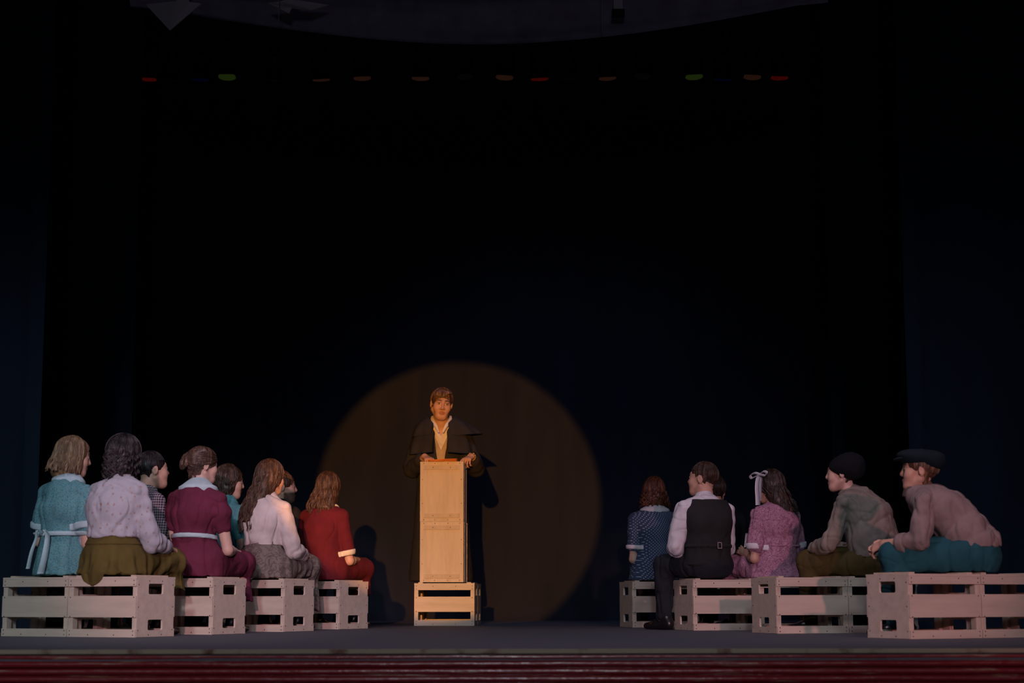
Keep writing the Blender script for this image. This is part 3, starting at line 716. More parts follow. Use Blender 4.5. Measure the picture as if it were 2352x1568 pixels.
    def head(s, D, g, fine=False):
        q = s.hs; H = s.H; Rm = s.Rh; S = lambda *r: tuple(x * q for x in r)
        g.ell(D, H(0, -0.014, 0.032), S(0.074, 0.094, 0.084), Rm, 0.02)
        g.loft(D, H(0, 0.022, 0.012), H(0, 0.044, -0.082), S(0.064, 0.066), S(0.036, 0.038), Rm[:, 0], 0.02)
        g.cone(D, H(-0.014, 0.062, -0.098), H(0.014, 0.062, -0.098), 0.021 * q, 0.021 * q, 0.018)
        for sd in (-1, 1):
            g.cone(D, H(sd * 0.058, -0.008, -0.048), H(sd * 0.03, 0.045, -0.088), 0.018 * q, 0.02 * q, 0.02)
            g.ell(D, H(sd * 0.040, 0.058, -0.024), S(0.027, 0.024, 0.028), Rm, 0.03); g.cone(D, H(sd * 0.036, 0.060, -0.040), H(sd * 0.020, 0.062, -0.085), 0.021 * q, 0.020 * q, 0.02)
            g.ell(D, H(sd * 0.032, 0.100, 0.012), S(0.019, 0.014, 0.012), Rm, 0.012, 's')
            g.ell(D, H(sd * 0.031, 0.0775, 0.009), S(0.0135, 0.0115, 0.0125), Rm, 0.003)
            g.cone(D, H(sd * 0.012, 0.082, 0.031), H(sd * 0.046, 0.071, 0.031), 0.010 * q, 0.008 * q, 0.010)
            c = H(sd * 0.077, -0.012, -0.004); Re = Rm @ Rz(R(-sd * 22)) @ Rx(R(-12))
            g.ell(D, c, S(0.0095, 0.020, 0.032), Re, 0.006); g.ell(D, H(sd * 0.087, -0.008, -0.001), S(0.006, 0.010, 0.017), Re, 0.004, 's')
        g.cone(D, H(0, 0.083, 0.022), H(0, 0.0985, -0.022), 0.0080 * q, 0.0105 * q, 0.010); g.cone(D, H(0, 0.0995, -0.024), H(0, 0.095, -0.029), 0.0105 * q, 0.010 * q, 0.006)
        for sd in (-1, 1): g.ell(D, H(sd * 0.0125, 0.090, -0.030), S(0.0085, 0.010, 0.0085), Rm, 0.006)
        g.ell(D, H(0, 0.082, -0.056), S(0.026, 0.0135, 0.008), Rm, 0.007); g.ell(D, H(0, 0.080, -0.068), S(0.021, 0.0135, 0.0085), Rm, 0.007)
        g.cone(D, H(-0.02, 0.0985, -0.0615), H(0.02, 0.0985, -0.0615), 0.0035 * q, 0.0035 * q, 0.004, 's')
        g.cone(D, H(0, -0.022, -0.055), s.nek + np.array([0, -0.005, 0.0]), (0.054 if s.male else 0.046) * q, (0.060 if s.male else 0.050) * q, 0.025)
    def body(s, bare=(0.0, 0.0), curl=0.5, hands=((0, 0, -1), (0, 0, -1)), hdir=(None, None), g=None, beard=False, legs=True, sh_in=0.012):
        g = g or s.g; D = s.torso(-sh_in, g=g); k = s.k
        for sd in (-1, 1):
            ru = (0.046 if s.male else 0.041) * k; re = (0.038 if s.male else 0.033) * k; rwr = (0.028 if s.male else 0.0245) * k
            g.cone(D, s.sho[sd], s.elb[sd], ru, re, 0.02); mid = s.elb[sd] + (s.wri[sd] - s.elb[sd]) * 0.3
            g.cone(D, s.elb[sd], mid, re, re * 1.03, 0.01); g.cone(D, mid, s.wri[sd], re * 1.03, rwr, 0.012)
            i = 0 if sd < 0 else 1; s.hand(D, sd, g, curl if not isinstance(curl, tuple) else curl[i], hdir[i], hands[i])
            if legs:
                g.cone(D, s.hip[sd], s.kne[sd], 0.078 * k, 0.055 * k, 0.03); c = s.kne[sd] + (s.ank[sd] - s.kne[sd]) * 0.3
                g.cone(D, s.kne[sd], c, 0.052 * k, 0.054 * k, 0.01); g.cone(D, c, s.ank[sd], 0.054 * k, 0.036 * k, 0.01)
                fd = unit(s.footdir(sd)); g.cone(D, s.ank[sd] + np.array([0, 0, -0.03]), s.ank[sd] + fd * 0.14 + np.array([0, 0, -0.055]), 0.036, 0.026, 0.02)
        s.head(D, g)
        D = s.cut(D); V, F = g.extract(D); V = relax(V, F, 1, 0.4); V[:, 2] = np.maximum(V[:, 2], 0.003)
        me = mk_mesh('body', V, F); me.materials.append(MATS[s.skin])
        q = (V - s.hc) @ s.Rh / s.hs; T = np.zeros((len(V), 4), f32); T[:, 3] = 1
        x, y, z = np.abs(q[:, 0]), q[:, 1], q[:, 2]; near = np.linalg.norm(q, axis=1) < 0.15
        gs = lambda a, b: np.exp(-(a / b) ** 2)
        T[:, 0] = near * np.clip(1.4 * np.exp(-((x / 0.020) ** 4) - ((z + 0.062) / 0.0105) ** 4) * (y > 0.074), 0, 1)
        brow = np.clip(1.5 * np.exp(-((x - 0.032) / 0.021) ** 4 - ((z - 0.0335 + 3.5 * (x - 0.03) ** 2) / 0.0052) ** 4), 0, 0.85) * (y > 0.05)
        r_ = np.sqrt((x - 0.031) ** 2 + (z - 0.009) ** 2); iris = (r_ < 0.0066) & (y > 0.07)
        white = np.exp(-((x - 0.031) / 0.0125) ** 4 - ((z - 0.009) / 0.0034) ** 4) * (y > 0.07)
        lash = np.exp(-((x - 0.031) / 0.0155) ** 4 - ((z - 0.0150) / 0.0026) ** 2) * (y > 0.066)
        T[:, 1] = near * np.clip(np.maximum(np.maximum(brow, iris * 0.95), lash * 0.8), 0, 1); T[:, 2] = near * np.clip(white * (1 - iris) * (1 - lash), 0, 0.9)
        if beard: T[:, 1] = np.maximum(T[:, 1], near * 0.85 * np.clip((-z - 0.035) / 0.012, 0, 1) * (y > 0.0) * np.clip((z + 0.13) / 0.02, 0, 1) * (1 - T[:, 0]))
        at = me.color_attributes.new('tint', 'FLOAT_COLOR', 'POINT'); at.data.foreach_set('color', T.ravel())
        return obj('body', me, None, s.root)
    def footdir(s, sd): 
        v = s.ank[sd] - s.hip[sd]; v = np.array([v[0] * 0.5, v[1], 0]); return v if np.linalg.norm(v) > 0.05 else np.array([0, 1.0, 0])
    def shoes(s, mat='shoe_leather'):
        for sd in (-1, 1):
            a = s.ank[sd]; fd = unit(s.footdir(sd)); g = Grid(a - 0.24, a + 0.24, 0.006); D = g.new()
            a0 = np.array([a[0], a[1], a[2] - 0.08])
            g.loft(D, a0 - fd * 0.045 + np.array([0, 0, 0.04]), a0 + fd * 0.06 + np.array([0, 0, 0.036]), (0.037, 0.044), (0.044, 0.036), (-fd[1], fd[0], 0), 0.02)
            g.loft(D, a0 + fd * 0.06 + np.array([0, 0, 0.034]), a0 + fd * 0.155 + np.array([0, 0, 0.026]), (0.044, 0.034), (0.034, 0.024), (-fd[1], fd[0], 0), 0.02)
            g.cone(D, a0 + np.array([0, 0, 0.06]) - fd * 0.02, a0 + np.array([0, 0, 0.085]) - fd * 0.02, 0.043, 0.042, 0.015)
            Z = g.ax[2][None, None, :]; base = s.stand if s.stand else 0.0
            D = np.maximum(D, (base + 0.003) - Z).astype(f32); V, F = g.extract(D)
            if s.bench:
                M, o, (x0, x1) = s.bm; bq = V @ M.T + o
            if len(V): obj('shoe', mk_mesh('shoe', relax(V, F, 1), F), mat, s.root)
    # --- hair
    def hair(s, mat, kind='long', length=0.12, w_end=0.085, d_end=0.075, y_end=-0.02, wave=0.0, lam=0.06, n=260, fa=48, puff=1.0, jit=0.012, seed=1, bangs=0, part=0.0, taper=0.35,
             nape=0.10, side=0.0, sr=0.0036, pull=0.0, curl_in=0.0):
        rng = np.random.RandomState(seed); q = s.hs; H = s.H; Rm = s.Rh
        c = np.array([0, -0.014, 0.034]); rad = np.array([0.0845, 0.1045, 0.092]) * puff
        L = length if kind == 'long' else 0.13
        hl = s.hc; g = Grid(hl - np.array([0.24, 0.24, L + 0.22]), hl + np.array([0.24, 0.24, 0.2]), 0.0055); D = g.new(); S = lambda *r: tuple(float(x) * q for x in r)
        g.ell(D, H(*c), S(*(rad * 0.975)), Rm, 0.0)
        if kind == 'long':
            zc = -length
            g.loft(D, H(c[0], c[1] - 0.006, c[2] - 0.01), H(0, (c[1] + y_end) / 2 - 0.004, zc * 0.5), S(rad[0] * 0.95, rad[1] * 0.90), S((rad[0] + w_end) / 2 * 0.97, (rad[1] * 0.8 + d_end) / 2 * 0.98), Rm[:, 0], 0.02)
            g.loft(D, H(0, (c[1] + y_end) / 2 - 0.004, zc * 0.5), H(side, y_end, zc + 0.03), S((rad[0] + w_end) / 2 * 0.97, (rad[1] * 0.8 + d_end) / 2 * 0.98), S(w_end * 0.9, d_end * 0.88), Rm[:, 0], 0.02)
            g.ell(D, H(0, 0.112, -0.045), S(0.070, 0.078, 0.115), Rm, 0.012, 's')
            g.loft(D, H(0, 0.10, -0.10), H(0, 0.10, -0.10 - max(0.05, length)), S(0.075, 0.085), S(0.075, 0.085), Rm[:, 0], 0.012, 's')
        else:
            g.ell(D, H(0, 0.125, -0.030), S(0.080, 0.086, 0.088 + 0.008 * bangs), Rm, 0.01, 's')
            for sd in (-1, 1): g.ell(D, H(sd * 0.09, 0.015, -0.055), S(0.045, 0.062, 0.060), Rm, 0.012, 's')
            g.loft(D, H(0, -0.03, -0.06), H(0, -0.055, -nape + 0.01), S(0.058, 0.040), S(0.036, 0.024), Rm[:, 0], 0.02)
            g.ell(D, H(0, 0.07, -0.125), S(0.12, 0.10, 0.075), Rm, 0.012, 's')
        if kind == 'updo':
            for a in np.linspace(0, 2 * math.pi, 11)[:-1]:
                b = a + 2 * math.pi / 10; pt = lambda t_: H(-0.022 + 0.033 * math.cos(t_), -0.122 + 0.008 * math.sin(t_), 0.014 + 0.040 * math.sin(t_))
                g.cone(D, pt(a), pt(b), 0.0145 * q, 0.0145 * q, 0.006)
        V, F = g.extract(D); V = relax(V, F, 2)
        Q = (V - s.hc) @ Rm / q; N = vnormals(V, F)
        V = V + N * (0.006 * vnoise(Q, (45, 45, 7 if not wave else 16), seed) + 0.004 * vnoise(Q, (95, 95, 10 if not wave else 30), seed + 1))[:, None]
        parts = [(V, F)]
        # strands
        fa_ = R(fa); az = rng.uniform(fa_, 2 * math.pi - fa_, n); az = np.sort(az); lift = rng.uniform(0.985, 1.045, n)
        nc = max(8, n // 13); ci = np.floor(az / (2 * math.pi) * nc).astype(int); cc = (ci + 0.5) / nc * 2 * math.pi; ca = rng.uniform(0, 1, nc + 1)[ci]; cb = rng.uniform(-1, 1, nc + 1)[ci]; azc = cc + (az - cc) * (0.45 if wave > 0.005 else 0.8)
        ph = ca * 12.6 + rng.uniform(-0.5, 0.5, n); lift = lift + 0.03 * cb * (wave > 0.005)
        if kind == 'long':
            th = np.linspace(R(5), R(88), 8); m2 = 11; pts = []
            r3 = rad[None] * lift[:, None]
            for t_ in th:
                x = r3[:, 0] * np.sin(t_) * np.sin(az) + part * (1 - t_ / R(90)); y = r3[:, 1] * np.sin(t_) * np.cos(az); zz = r3[:, 2] * np.cos(t_)
                pts.append(np.stack([x, y, zz], 1) + c)
            e = pts[-1]; ends = np.stack([w_end * np.sin(azc) * lift + side, y_end + d_end * np.cos(azc) * lift, -length + rng.uniform(-jit, jit, n) * 0.5 + cb * jit], 1)
            for i in range(1, m2 + 1):
                t_ = i / m2; sm = t_ * t_ * (3 - 2 * t_); p = e + (ends - e) * np.array([1, 1, 0]) * sm; p[:, 2] = e[:, 2] + (ends[:, 2] - e[:, 2]) * t_
                drop = e[:, 2] - p[:, 2]; a = wave * np.clip(drop / 0.05, 0, 1)
                wv = a * np.sin(drop / lam * 6.28 + ph)
                p[:, 0] += wv * np.cos(az) + wv * 0.6 * np.sin(az); p[:, 1] += -wv * np.sin(az) + wv * 0.6 * np.cos(az)
                if curl_in: p[:, :2] -= (p[:, :2] - np.array([0, y_end])) * curl_in * max(0, t_ - 0.7) / 0.3 * 0.3
                pts.append(p)
            P = np.stack(pts, 1); rr = np.linspace(1, taper, P.shape[1])[None] * sr * rng.uniform(0.7, 1.3, (n, 1))
        elif kind == 'short':
            tm = np.where(np.abs(az - math.pi) < R(60), R(118), np.where(np.abs(az - math.pi) < R(105), R(96), R(74)))
            pts = []
            for j in range(9):
                t_ = R(3) + (tm - R(3)) * j / 8; r3 = rad[None] * (lift[:, None] - 0.015)
                pts.append(np.stack([r3[:, 0] * np.sin(t_) * np.sin(az), r3[:, 1] * np.sin(t_) * np.cos(az), r3[:, 2] * np.cos(t_)], 1) + c)
            P = np.stack(pts, 1); rr = np.linspace(1, taper, 9)[None] * sr * rng.uniform(0.7, 1.2, (n, 1))
        else:
            bd = np.array([-0.15, -0.97, -0.15]); bd /= np.linalg.norm(bd); th0 = rng.uniform(R(62), R(105), n); pts = []
            d0 = np.stack([np.sin(th0) * np.sin(az), np.sin(th0) * np.cos(az), np.cos(th0)], 1)
            for j in range(9):
                t_ = j / 8 * 0.9; d = d0 * (1 - t_) + bd[None] * t_; d /= np.linalg.norm(d, axis=1, keepdims=True)
                pts.append(d * rad[None] * lift[:, None] + c)
            P = np.stack(pts, 1); rr = np.ones((n, 9)) * sr * rng.uniform(0.6, 1.1, (n, 1))
            m = 24; x0 = rng.uniform(-0.045, 0.045, m); pts = []
            for j in range(9):
                t_ = j / 8; pts.append(np.stack([x0 * (1 + 0.2 * t_) + 0.006 * np.sin(t_ * 5 + x0 * 90), -0.085 + 0.02 * t_ + 0.004 * np.sin(t_ * 7 + x0 * 60), -0.02 - 0.10 * t_ * rng.uniform(0.6, 1.05, m)], 1))
            P = np.concatenate([P, np.stack(pts, 1)]); rr = np.concatenate([rr, np.linspace(1, 0.4, 9)[None] * 0.004 * np.ones((m, 1))])
        P = s.hc + (P.reshape(-1, 3) * q) @ Rm.T
        parts.append(tubes(P.reshape(rr.shape + (3,)), rr * q))
        if bangs:
            m = 60; pts = []; bx = rng.uniform(-0.062, 0.062, m); bl = rng.uniform(0.75, 1.1, m)
            for j in range(7):
                t_ = j / 6; pts.append(np.stack([bx * (0.75 + 0.3 * t_), 0.070 + 0.028 * np.sin(t_ * 1.5) - 0.25 * bx ** 2 * 60 * 0.06 - abs(bx) * 0.25, 0.112 - (0.012 + 0.030 * bl * (1 + 0.45 * np.sin(bx * 60 + 0.8)) + 0.25 * bx) * t_ ** 1.5], 1))
            P = np.stack(pts, 1); P = s.hc + (P.reshape(-1, 3) * q) @ Rm.T
            parts.append(tubes(P.reshape(m, 7, 3), np.linspace(1.2, 0.45, 7)[None] * 0.0052 * q * np.ones((m, 1))))
        V, F = join_vf(parts)
        return obj('hair', mk_mesh('hair', V, F), mat, s.root)
    def ribbon(s, pts, wdir, width, name, mat, parent=None, thick=0.003):
        P = np.asarray(pts, float); n = len(P); w_ = np.asarray(wdir, float); w_ = np.broadcast_to(w_, P.shape); wd = np.broadcast_to(np.asarray(width, float), (n,))
        S_ = np.stack([P - w_ * wd[:, None] / 2, P, P + w_ * wd[:, None] / 2], 1)
        return obj(name, sheet(name, S_, thick), mat, parent or s.root)
def spline(pts, n=24):
    pts = np.asarray(pts, float); m = len(pts); out = []
    for t_ in np.linspace(0, m - 1 - 1e-6, n):
        i = int(t_); f = t_ - i; p0 = pts[max(0, i - 1)]; p1 = pts[i]; p2 = pts[i + 1]; p3 = pts[min(m - 1, i + 2)]
        out.append(0.5 * ((2 * p1) + (-p0 + p2) * f + (2 * p0 - 5 * p1 + 4 * p2 - p3) * f * f + (-p0 + 3 * p1 - 3 * p2 + p3) * f ** 3))
    return np.array(out)
def gather(amp, top, f=34):
    return lambda V, N: amp * np.clip((top - V[:, 2]) / 0.10, 0, 1) * (1.3 * vnoise(V, (f, f, 4), 21) + 0.8 * vnoise(V, (f * 0.45, f * 0.45, 5), 22)) + 0.004 * vnoise(V, (40, 40, 20), 23)
def both(f1, f2): return lambda V, N: f1(V, N) + f2(V, N)

# ---- 1: blonde bob, teal dress
p = Person('woman with a blonde bob in a teal print dress with tied white belt', (-2.645, 10.345), 28, 'L1', k=1.02, lean=3, head=(39, -8, 0), wide=0.95, elbow=((-0.2, 0.02, 0.2), (0.195, -0.02, 0.185)), wrist=((-0.08, 0.24, 0.17), (0.10, 0.20, 0.15)))
D = p.torso(0.016, waist=1.02, chest=1.04); p.skirt(D, off=0.004, flare=0.01)
for sd in (-1, 1): p.sleeve(D, sd, 0.62, 0.062, 0.074)
dr = p.emit(D, 'dress', 'teal_print', disp=both(FOLD_BODICE, gather(0.010, p.wai[2] + 0.01)))
col = p.emit(p.collar(D, 0.098, 0.007, 0.0, (1.05, 1.0, 1.05)), 'collar', 'teal_collar_white', dr, it=1)
p.emit(p.band(D, p.wai, (0, 0, 1), 0.013, 0.009, 0.22), 'belt', 'teal_collar_white', dr, it=1)
for sd in (-1, 1): p.emit(p.band(D, p.arm(sd, 0.66), p.elb[sd] - p.sho[sd] + np.array([0, 0, 0.0]), 0.020, 0.004, 0.10), 'cuff', 'teal_collar_white', dr, it=1)
bk = p.wai + np.array([-0.035, -0.128, 0])
p.ribbon(spline([bk, bk + (0.03, -0.03, 0.018), bk + (0.045, -0.02, -0.02), bk + (0.055, -0.045, -0.12), bk + (0.035, -0.055, -0.235)]), (1, 0.1, 0.0), np.linspace(0.018, 0.046, 24), 'belt_tail', 'teal_collar_white', dr)
p.ribbon(spline([bk, bk + (-0.025, -0.03, 0.015), bk + (-0.04, -0.02, -0.03), bk + (-0.05, -0.045, -0.11), bk + (-0.068, -0.05, -0.205)]), (1, 0.1, 0.0), np.linspace(0.015, 0.026, 24), 'belt_tail', 'teal_collar_white', dr)
p.ribbon(spline([bk, bk + (0.035, -0.02, 0.012), bk + (0.02, -0.03, -0.012), bk]), (0, 0, 1), 0.016, 'bow_loop', 'teal_collar_white', dr)
p.body(); p.shoes()
p.hair('hair_blonde', 'long', 0.102, 0.112, 0.122, -0.030, wave=0.004, n=460, fa=58, jit=0.010, seed=2, puff=1.04, curl_in=0.0, taper=0.5)

# ---- 2: dark curls, floral blouse, olive skirt
p = Person('woman with dark curly hair in a white floral blouse and olive pleated skirt', (-2.325, 10.187), 25, 'L1', k=1.02, lean=7, twist=3, head=(17, -4, 3), wide=0.93, elbow=((-0.19, 0.02, 0.2), (0.20, 0.11, 0.20)), wrist=((-0.08, 0.26, 0.17), (0.165, 0.30, 0.165)))
D = p.torso(0.022, waist=1.12, chest=1.12)
p.g.loft(D, p.wai + (0, 0, -0.01), p.wai + (0, 0, 0.07), (0.140, 0.125), (0.143, 0.128), (1, 0, 0), 0.03)
Z = p.g.ax[2][None, None, :]; D = np.maximum(D, (p.wai[2] - 0.030) - Z).astype(f32)
for sd in (-1, 1): p.sleeve(D, sd, 1.85, 0.060, 0.054, 0.008)
bl = p.emit(D, 'blouse', 'white_floral', disp=FOLD_BIG)
S = p.skirt(off=0.008, flare=0.03, spread=0.03, hem=0.27)
sk = p.emit(S, 'skirt', 'olive_wool', disp=gather(0.024, p.wai[2] - 0.07, 30))
p.emit(p.band(S, p.wai + (0, 0, -0.04), (0, 0, 1), 0.032, 0.006, 0.26), 'waistband', 'olive_wool', sk, it=1)
p.body(curl=0.7); p.shoes()
p.hair('hair_black', 'long', 0.125, 0.112, 0.102, -0.020, wave=0.014, lam=0.05, n=460, fa=50, jit=0.03, seed=3, puff=1.09, taper=0.5)

# ---- 3: boy, checked shirt
p = Person('dark-haired boy in a small-checked shirt behind the woman with dark curls', (-2.390, 11.136), 50, 'L2', k=1.0, lean=8, head=(8, 4, 0), male=True, wide=0.92, elbow=((-0.2, 0.05, 0.2), (0.21, 0.06, 0.21)), wrist=((-0.08, 0.28, 0.17), (0.10, 0.30, 0.17)))
D = p.torso(0.014)
for sd in (-1, 1): p.sleeve(D, sd, 1.9, 0.062, 0.046)
sh = p.emit(D, 'shirt', 'gingham_check', disp=FOLD_SOFT); p.emit(p.neckband(0.066, 0.035), 'collar', 'gingham_check', sh)
p.emit(p.trousers(), 'trousers', 'dark_trousers', disp=FOLD_SOFT); p.body(); p.shoes()
p.hair('hair_black', 'short', n=300, fa=40, seed=4, puff=0.98, sr=0.0030, nape=0.09)

# ---- 4: burgundy dress
p = Person('woman with pinned-up hair in a burgundy dress with pale blue collar and belt', (-1.985, 10.940), 21, 'L2', k=1.02, lean=5, twist=6, head=(33, -2, 4), wide=1.0, skin='skin_pale', elbow=((-0.21, 0.05, 0.2), (0.205, 0.06, 0.165)), wrist=((-0.06, 0.28, 0.17), (0.12, 0.28, 0.165)))
D = p.torso(0.017, waist=0.93, chest=1.02); p.skirt(D, off=0.008, flare=0.01, spread=-0.01, hem=0.19)
for sd in (-1, 1): p.sleeve(D, sd, 0.55, 0.054, 0.052, 0.020)
dr = p.emit(D, 'dress', 'burgundy_wool', disp=both(FOLD_BODICE, gather(0.006, p.wai[2], 16)))
p.emit(p.collar(D, 0.112, 0.008, 0.0, (1.2, 1.0, 0.95)), 'collar', 'teal_collar_white', dr, it=1)
p.emit(p.band(D, p.wai, (0, 0.1, 1), 0.014, 0.007, 0.24), 'belt', 'teal_collar_white', dr, it=1)
p.body(curl=0.6); p.shoes()
p.hair('hair_ash', 'updo', n=330, fa=38, seed=5, puff=1.05, nape=0.115, bangs=0)

# ---- 5: aqua dress girl behind
p = Person('brown-haired girl in an aqua short-sleeved dress, half hidden behind the burgundy dress', (-2.01, 12.034), 40, 'L3', k=0.97, lean=6, head=(34, -6, 0), wide=0.95, elbow=((-0.19, 0.05, 0.2), (0.20, 0.05, 0.16)), wrist=((-0.06, 0.28, 0.16), (0.10, 0.26, 0.14)))
D = p.torso(0.014); p.skirt(D, off=0.006)
for sd in (-1, 1): p.sleeve(D, sd, 0.52, 0.058, 0.056, 0.018)
dr = p.emit(D, 'dress', 'aqua_cotton', disp=FOLD_BODICE); p.emit(p.collar(D, 0.10, 0.008), 'collar', 'aqua_cotton', dr, it=1)
p.body(); p.shoes(); p.hair('hair_brown', 'long', 0.11, 0.085, 0.07, -0.03, wave=0.008, lam=0.07, n=360, fa=58, jit=0.02, seed=6, puff=1.06, taper=0.5)

# ---- 6: long hair, cream blouse, grey skirt
p = Person('woman with long wavy brown hair in a cream blouse and mottled grey skirt', (-1.690, 11.867), 25, 'L3', k=1.0, lean=6, twist=5, wide=0.94, head=(13, -4, 0), elbow=((-0.2, 0.05, 0.2), (0.205, 0.06, 0.19)), wrist=((-0.06, 0.28, 0.17), (0.16, 0.26, 0.16)))
D = p.torso(0.018, waist=1.06, chest=1.05); Z = p.g.ax[2][None, None, :]; D = np.maximum(D, (p.wai[2] - 0.02) - Z).astype(f32)
for sd in (-1, 1): p.sleeve(D, sd, 1.85, 0.060, 0.050, 0.006)
p.emit(D, 'blouse', 'cream_blouse', disp=FOLD_BODICE)
sk = p.emit(p.skirt(off=0.010, flare=0.02, spread=0.0, hem=0.13), 'skirt', 'grey_velvet', disp=gather(0.017, p.wai[2] - 0.02, 38))
p.body(); p.shoes()
p.hair('hair_chestnut', 'long', 0.345, 0.062, 0.030, -0.190, wave=0.012, lam=0.10, n=460, fa=56, jit=0.06, seed=7, puff=1.06, side=-0.03)

# ---- 7: bearded man
p = Person('bearded man in a dark jacket, mostly hidden behind the long-haired woman', (-1.800, 13.092), 40, 'L4', k=1.02, lean=8, head=(36, 2, 0), male=True, elbow=((-0.22, 0.05, 0.2), (0.23, 0.05, 0.2)), wrist=((-0.08, 0.28, 0.17), (0.10, 0.28, 0.17)))
D = p.torso(0.022)
for sd in (-1, 1): p.sleeve(D, sd, 1.92, 0.066, 0.050)
p.emit(D, 'jacket', 'dark_suit', disp=FOLD_SOFT); p.emit(p.trousers(), 'trousers', 'dark_trousers', disp=FOLD_SOFT); p.body(beard=True); p.shoes()
p.hair('hair_brown', 'short', n=280, fa=42, seed=8, puff=1.03)

# ---- 8: red dress
p = Person('girl with shoulder-length brown hair in a red dress with cream cuffs, nearest the podium', (-1.390, 12.842), 26, 'L4', k=0.98, lean=5, twist=0, head=(-10, -4, 0), wide=0.98, elbow=((-0.2, 0.04, 0.2), (0.195, 0.06, 0.14)), wrist=((-0.05, 0.28, 0.16), (0.13, 0.27, 0.15)))
D = p.torso(0.014, waist=1.14, chest=1.03); p.skirt(D, off=0.006, hem=0.23)
for sd in (-1, 1): p.sleeve(D, sd, 0.78, 0.058, 0.052)
dr = p.emit(D, 'dress', 'red_wool', disp=FOLD_SOFT)
p.emit(p.collar(D, 0.098, 0.008, 0, (1.1, 1, 1)), 'collar', 'cream_cotton', dr, it=1)
for sd in (-1, 1): p.emit(p.band(D, p.arm(sd, 0.82), p.elb[sd] - p.sho[sd], 0.020, 0.008, 0.09), 'cuff', 'cream_cotton', dr, it=1)
p.body(curl=0.6); p.shoes()
p.hair('hair_chestnut', 'long', 0.180, 0.108, 0.050, -0.115, wave=0.008, lam=0.09, n=460, fa=52, jit=0.03, seed=9, puff=1.06, side=-0.02)

# ---- 10: blue polka dress
p = Person('girl with a wavy auburn bob in a blue polka dot dress with white collar', (1.094, 13.391), -4, 'R4', k=0.97, lean=4, twist=-8, head=(-4, -6, 0), wide=1.03, skin='skin_pale', knee=((-0.05, 0.40, 0.09), (0.13, 0.40, 0.09)), ankle=((-0.04, 0.40, -0.27), (0.12, 0.40, -0.27)), elbow=((-0.175, -0.02, 0.16), (0.19, 0.0, 0.17)), wrist=((-0.08, 0.20, 0.15), (0.08, 0.24, 0.16)))
D = p.torso(0.014, waist=1.08, chest=1.04); p.skirt(D, off=0.006, flare=0.02)
for sd in (-1, 1): p.sleeve(D, sd, 0.66, 0.060, 0.060)
dr = p.emit(D, 'dress', 'blue_polka', disp=both(FOLD_SOFT, gather(0.008, p.wai[2] - 0.06, 34)))
p.emit(p.collar(D, 0.106, 0.009, 0.0, (1.1, 1.0, 1.0)), 'collar', 'white_cotton', dr, it=1)
for sd in (-1, 1): p.emit(p.band(D, p.arm(sd, 0.70), p.elb[sd] - p.sho[sd], 0.016, 0.007, 0.10), 'cuff', 'white_cotton', dr, it=1)
p.body(); p.shoes()
p.hair('hair_auburn', 'long', 0.100, 0.120, 0.098, -0.018, wave=0.012, lam=0.055, n=460, fa=55, jit=0.020, seed=10, puff=1.08, taper=0.55)

# ---- 11: man in a waistcoat
p = Person('short-haired man in a dark waistcoat and white shirt, one foot beside the crate', (1.344, 12.067), -12, 'R3', k=1.0, lean=6, twist=-12, head=(-50, 4, 0), male=True, wide=0.94, hs=1.0,
    elbow=((-0.235, 0.00, 0.215), (0.175, 0.13, 0.2)), wrist=((-0.155, 0.13, 0.165), (0.05, 0.28, 0.19)), knee=((-0.245, 0.22, 0.095), (0.14, 0.42, 0.09)), ankle=((-0.265, 0.18, -0.27), (0.14, 0.46, -0.27)))
T = p.torso(0.012); D = T.copy()
for sd in (-1, 1): p.sleeve(D, sd, 1.75, 0.064, 0.050, 0.008)
p.emit(D, 'shirt', 'white_cotton', disp=FOLD_BODICE); p.emit(p.neckband(0.067, 0.045), 'shirt_collar', 'white_cotton', it=1)
Vst = (T - 0.012)
for sd in (-1, 1): p.g.cone(Vst, p.sho[sd] + np.array([sd * 0.01, 0, 0.03]), p.sho[sd] + np.array([sd * 0.045, 0.0, -0.13]), 0.075, 0.055, 0.01, 's')
Z = p.g.ax[2][None, None, :]; Vst = np.maximum(Vst, (p.z0 + 0.085) - Z); Vst = np.maximum(Vst, Z - p.nek[2] + 0.002).astype(f32)
vs = p.emit(Vst, 'waistcoat', 'vest_cloth', disp=FOLD_SOFT)
p.emit(p.band(Vst, p.wai + (0, 0, -0.02), (0, 0, 1), 0.012, 0.004, 0.21), 'back_strap', 'vest_cloth', vs, it=1)
bx = p.wai + np.array([0.035, -0.150, -0.02])
V, F = join_vf([box_vf(bx[0] - 0.016, bx[0] - 0.010, bx[1] - 0.006, bx[1], bx[2] - 0.018, bx[2] + 0.018), box_vf(bx[0] + 0.010, bx[0] + 0.016, bx[1] - 0.006, bx[1], bx[2] - 0.018, bx[2] + 0.018), box_vf(bx[0] - 0.016, bx[0] + 0.016, bx[1] - 0.006, bx[1], bx[2] - 0.022, bx[2] - 0.016), box_vf(bx[0] - 0.016, bx[0] + 0.016, bx[1] - 0.006, bx[1], bx[2] + 0.016, bx[2] + 0.022)])
obj('buckle', mk_mesh('buckle', V, F, smooth=False), 'steel', vs)
p.emit(p.trousers(off=0.004), 'trousers', 'dark_trousers', disp=FOLD_BODICE); p.body(curl=0.8, hdir=((0.8, 0.5, -0.1), None)); p.shoes()
p.hair('hair_brown', 'short', n=300, fa=40, seed=11, puff=0.965, sr=0.003, nape=0.085, bangs=0)

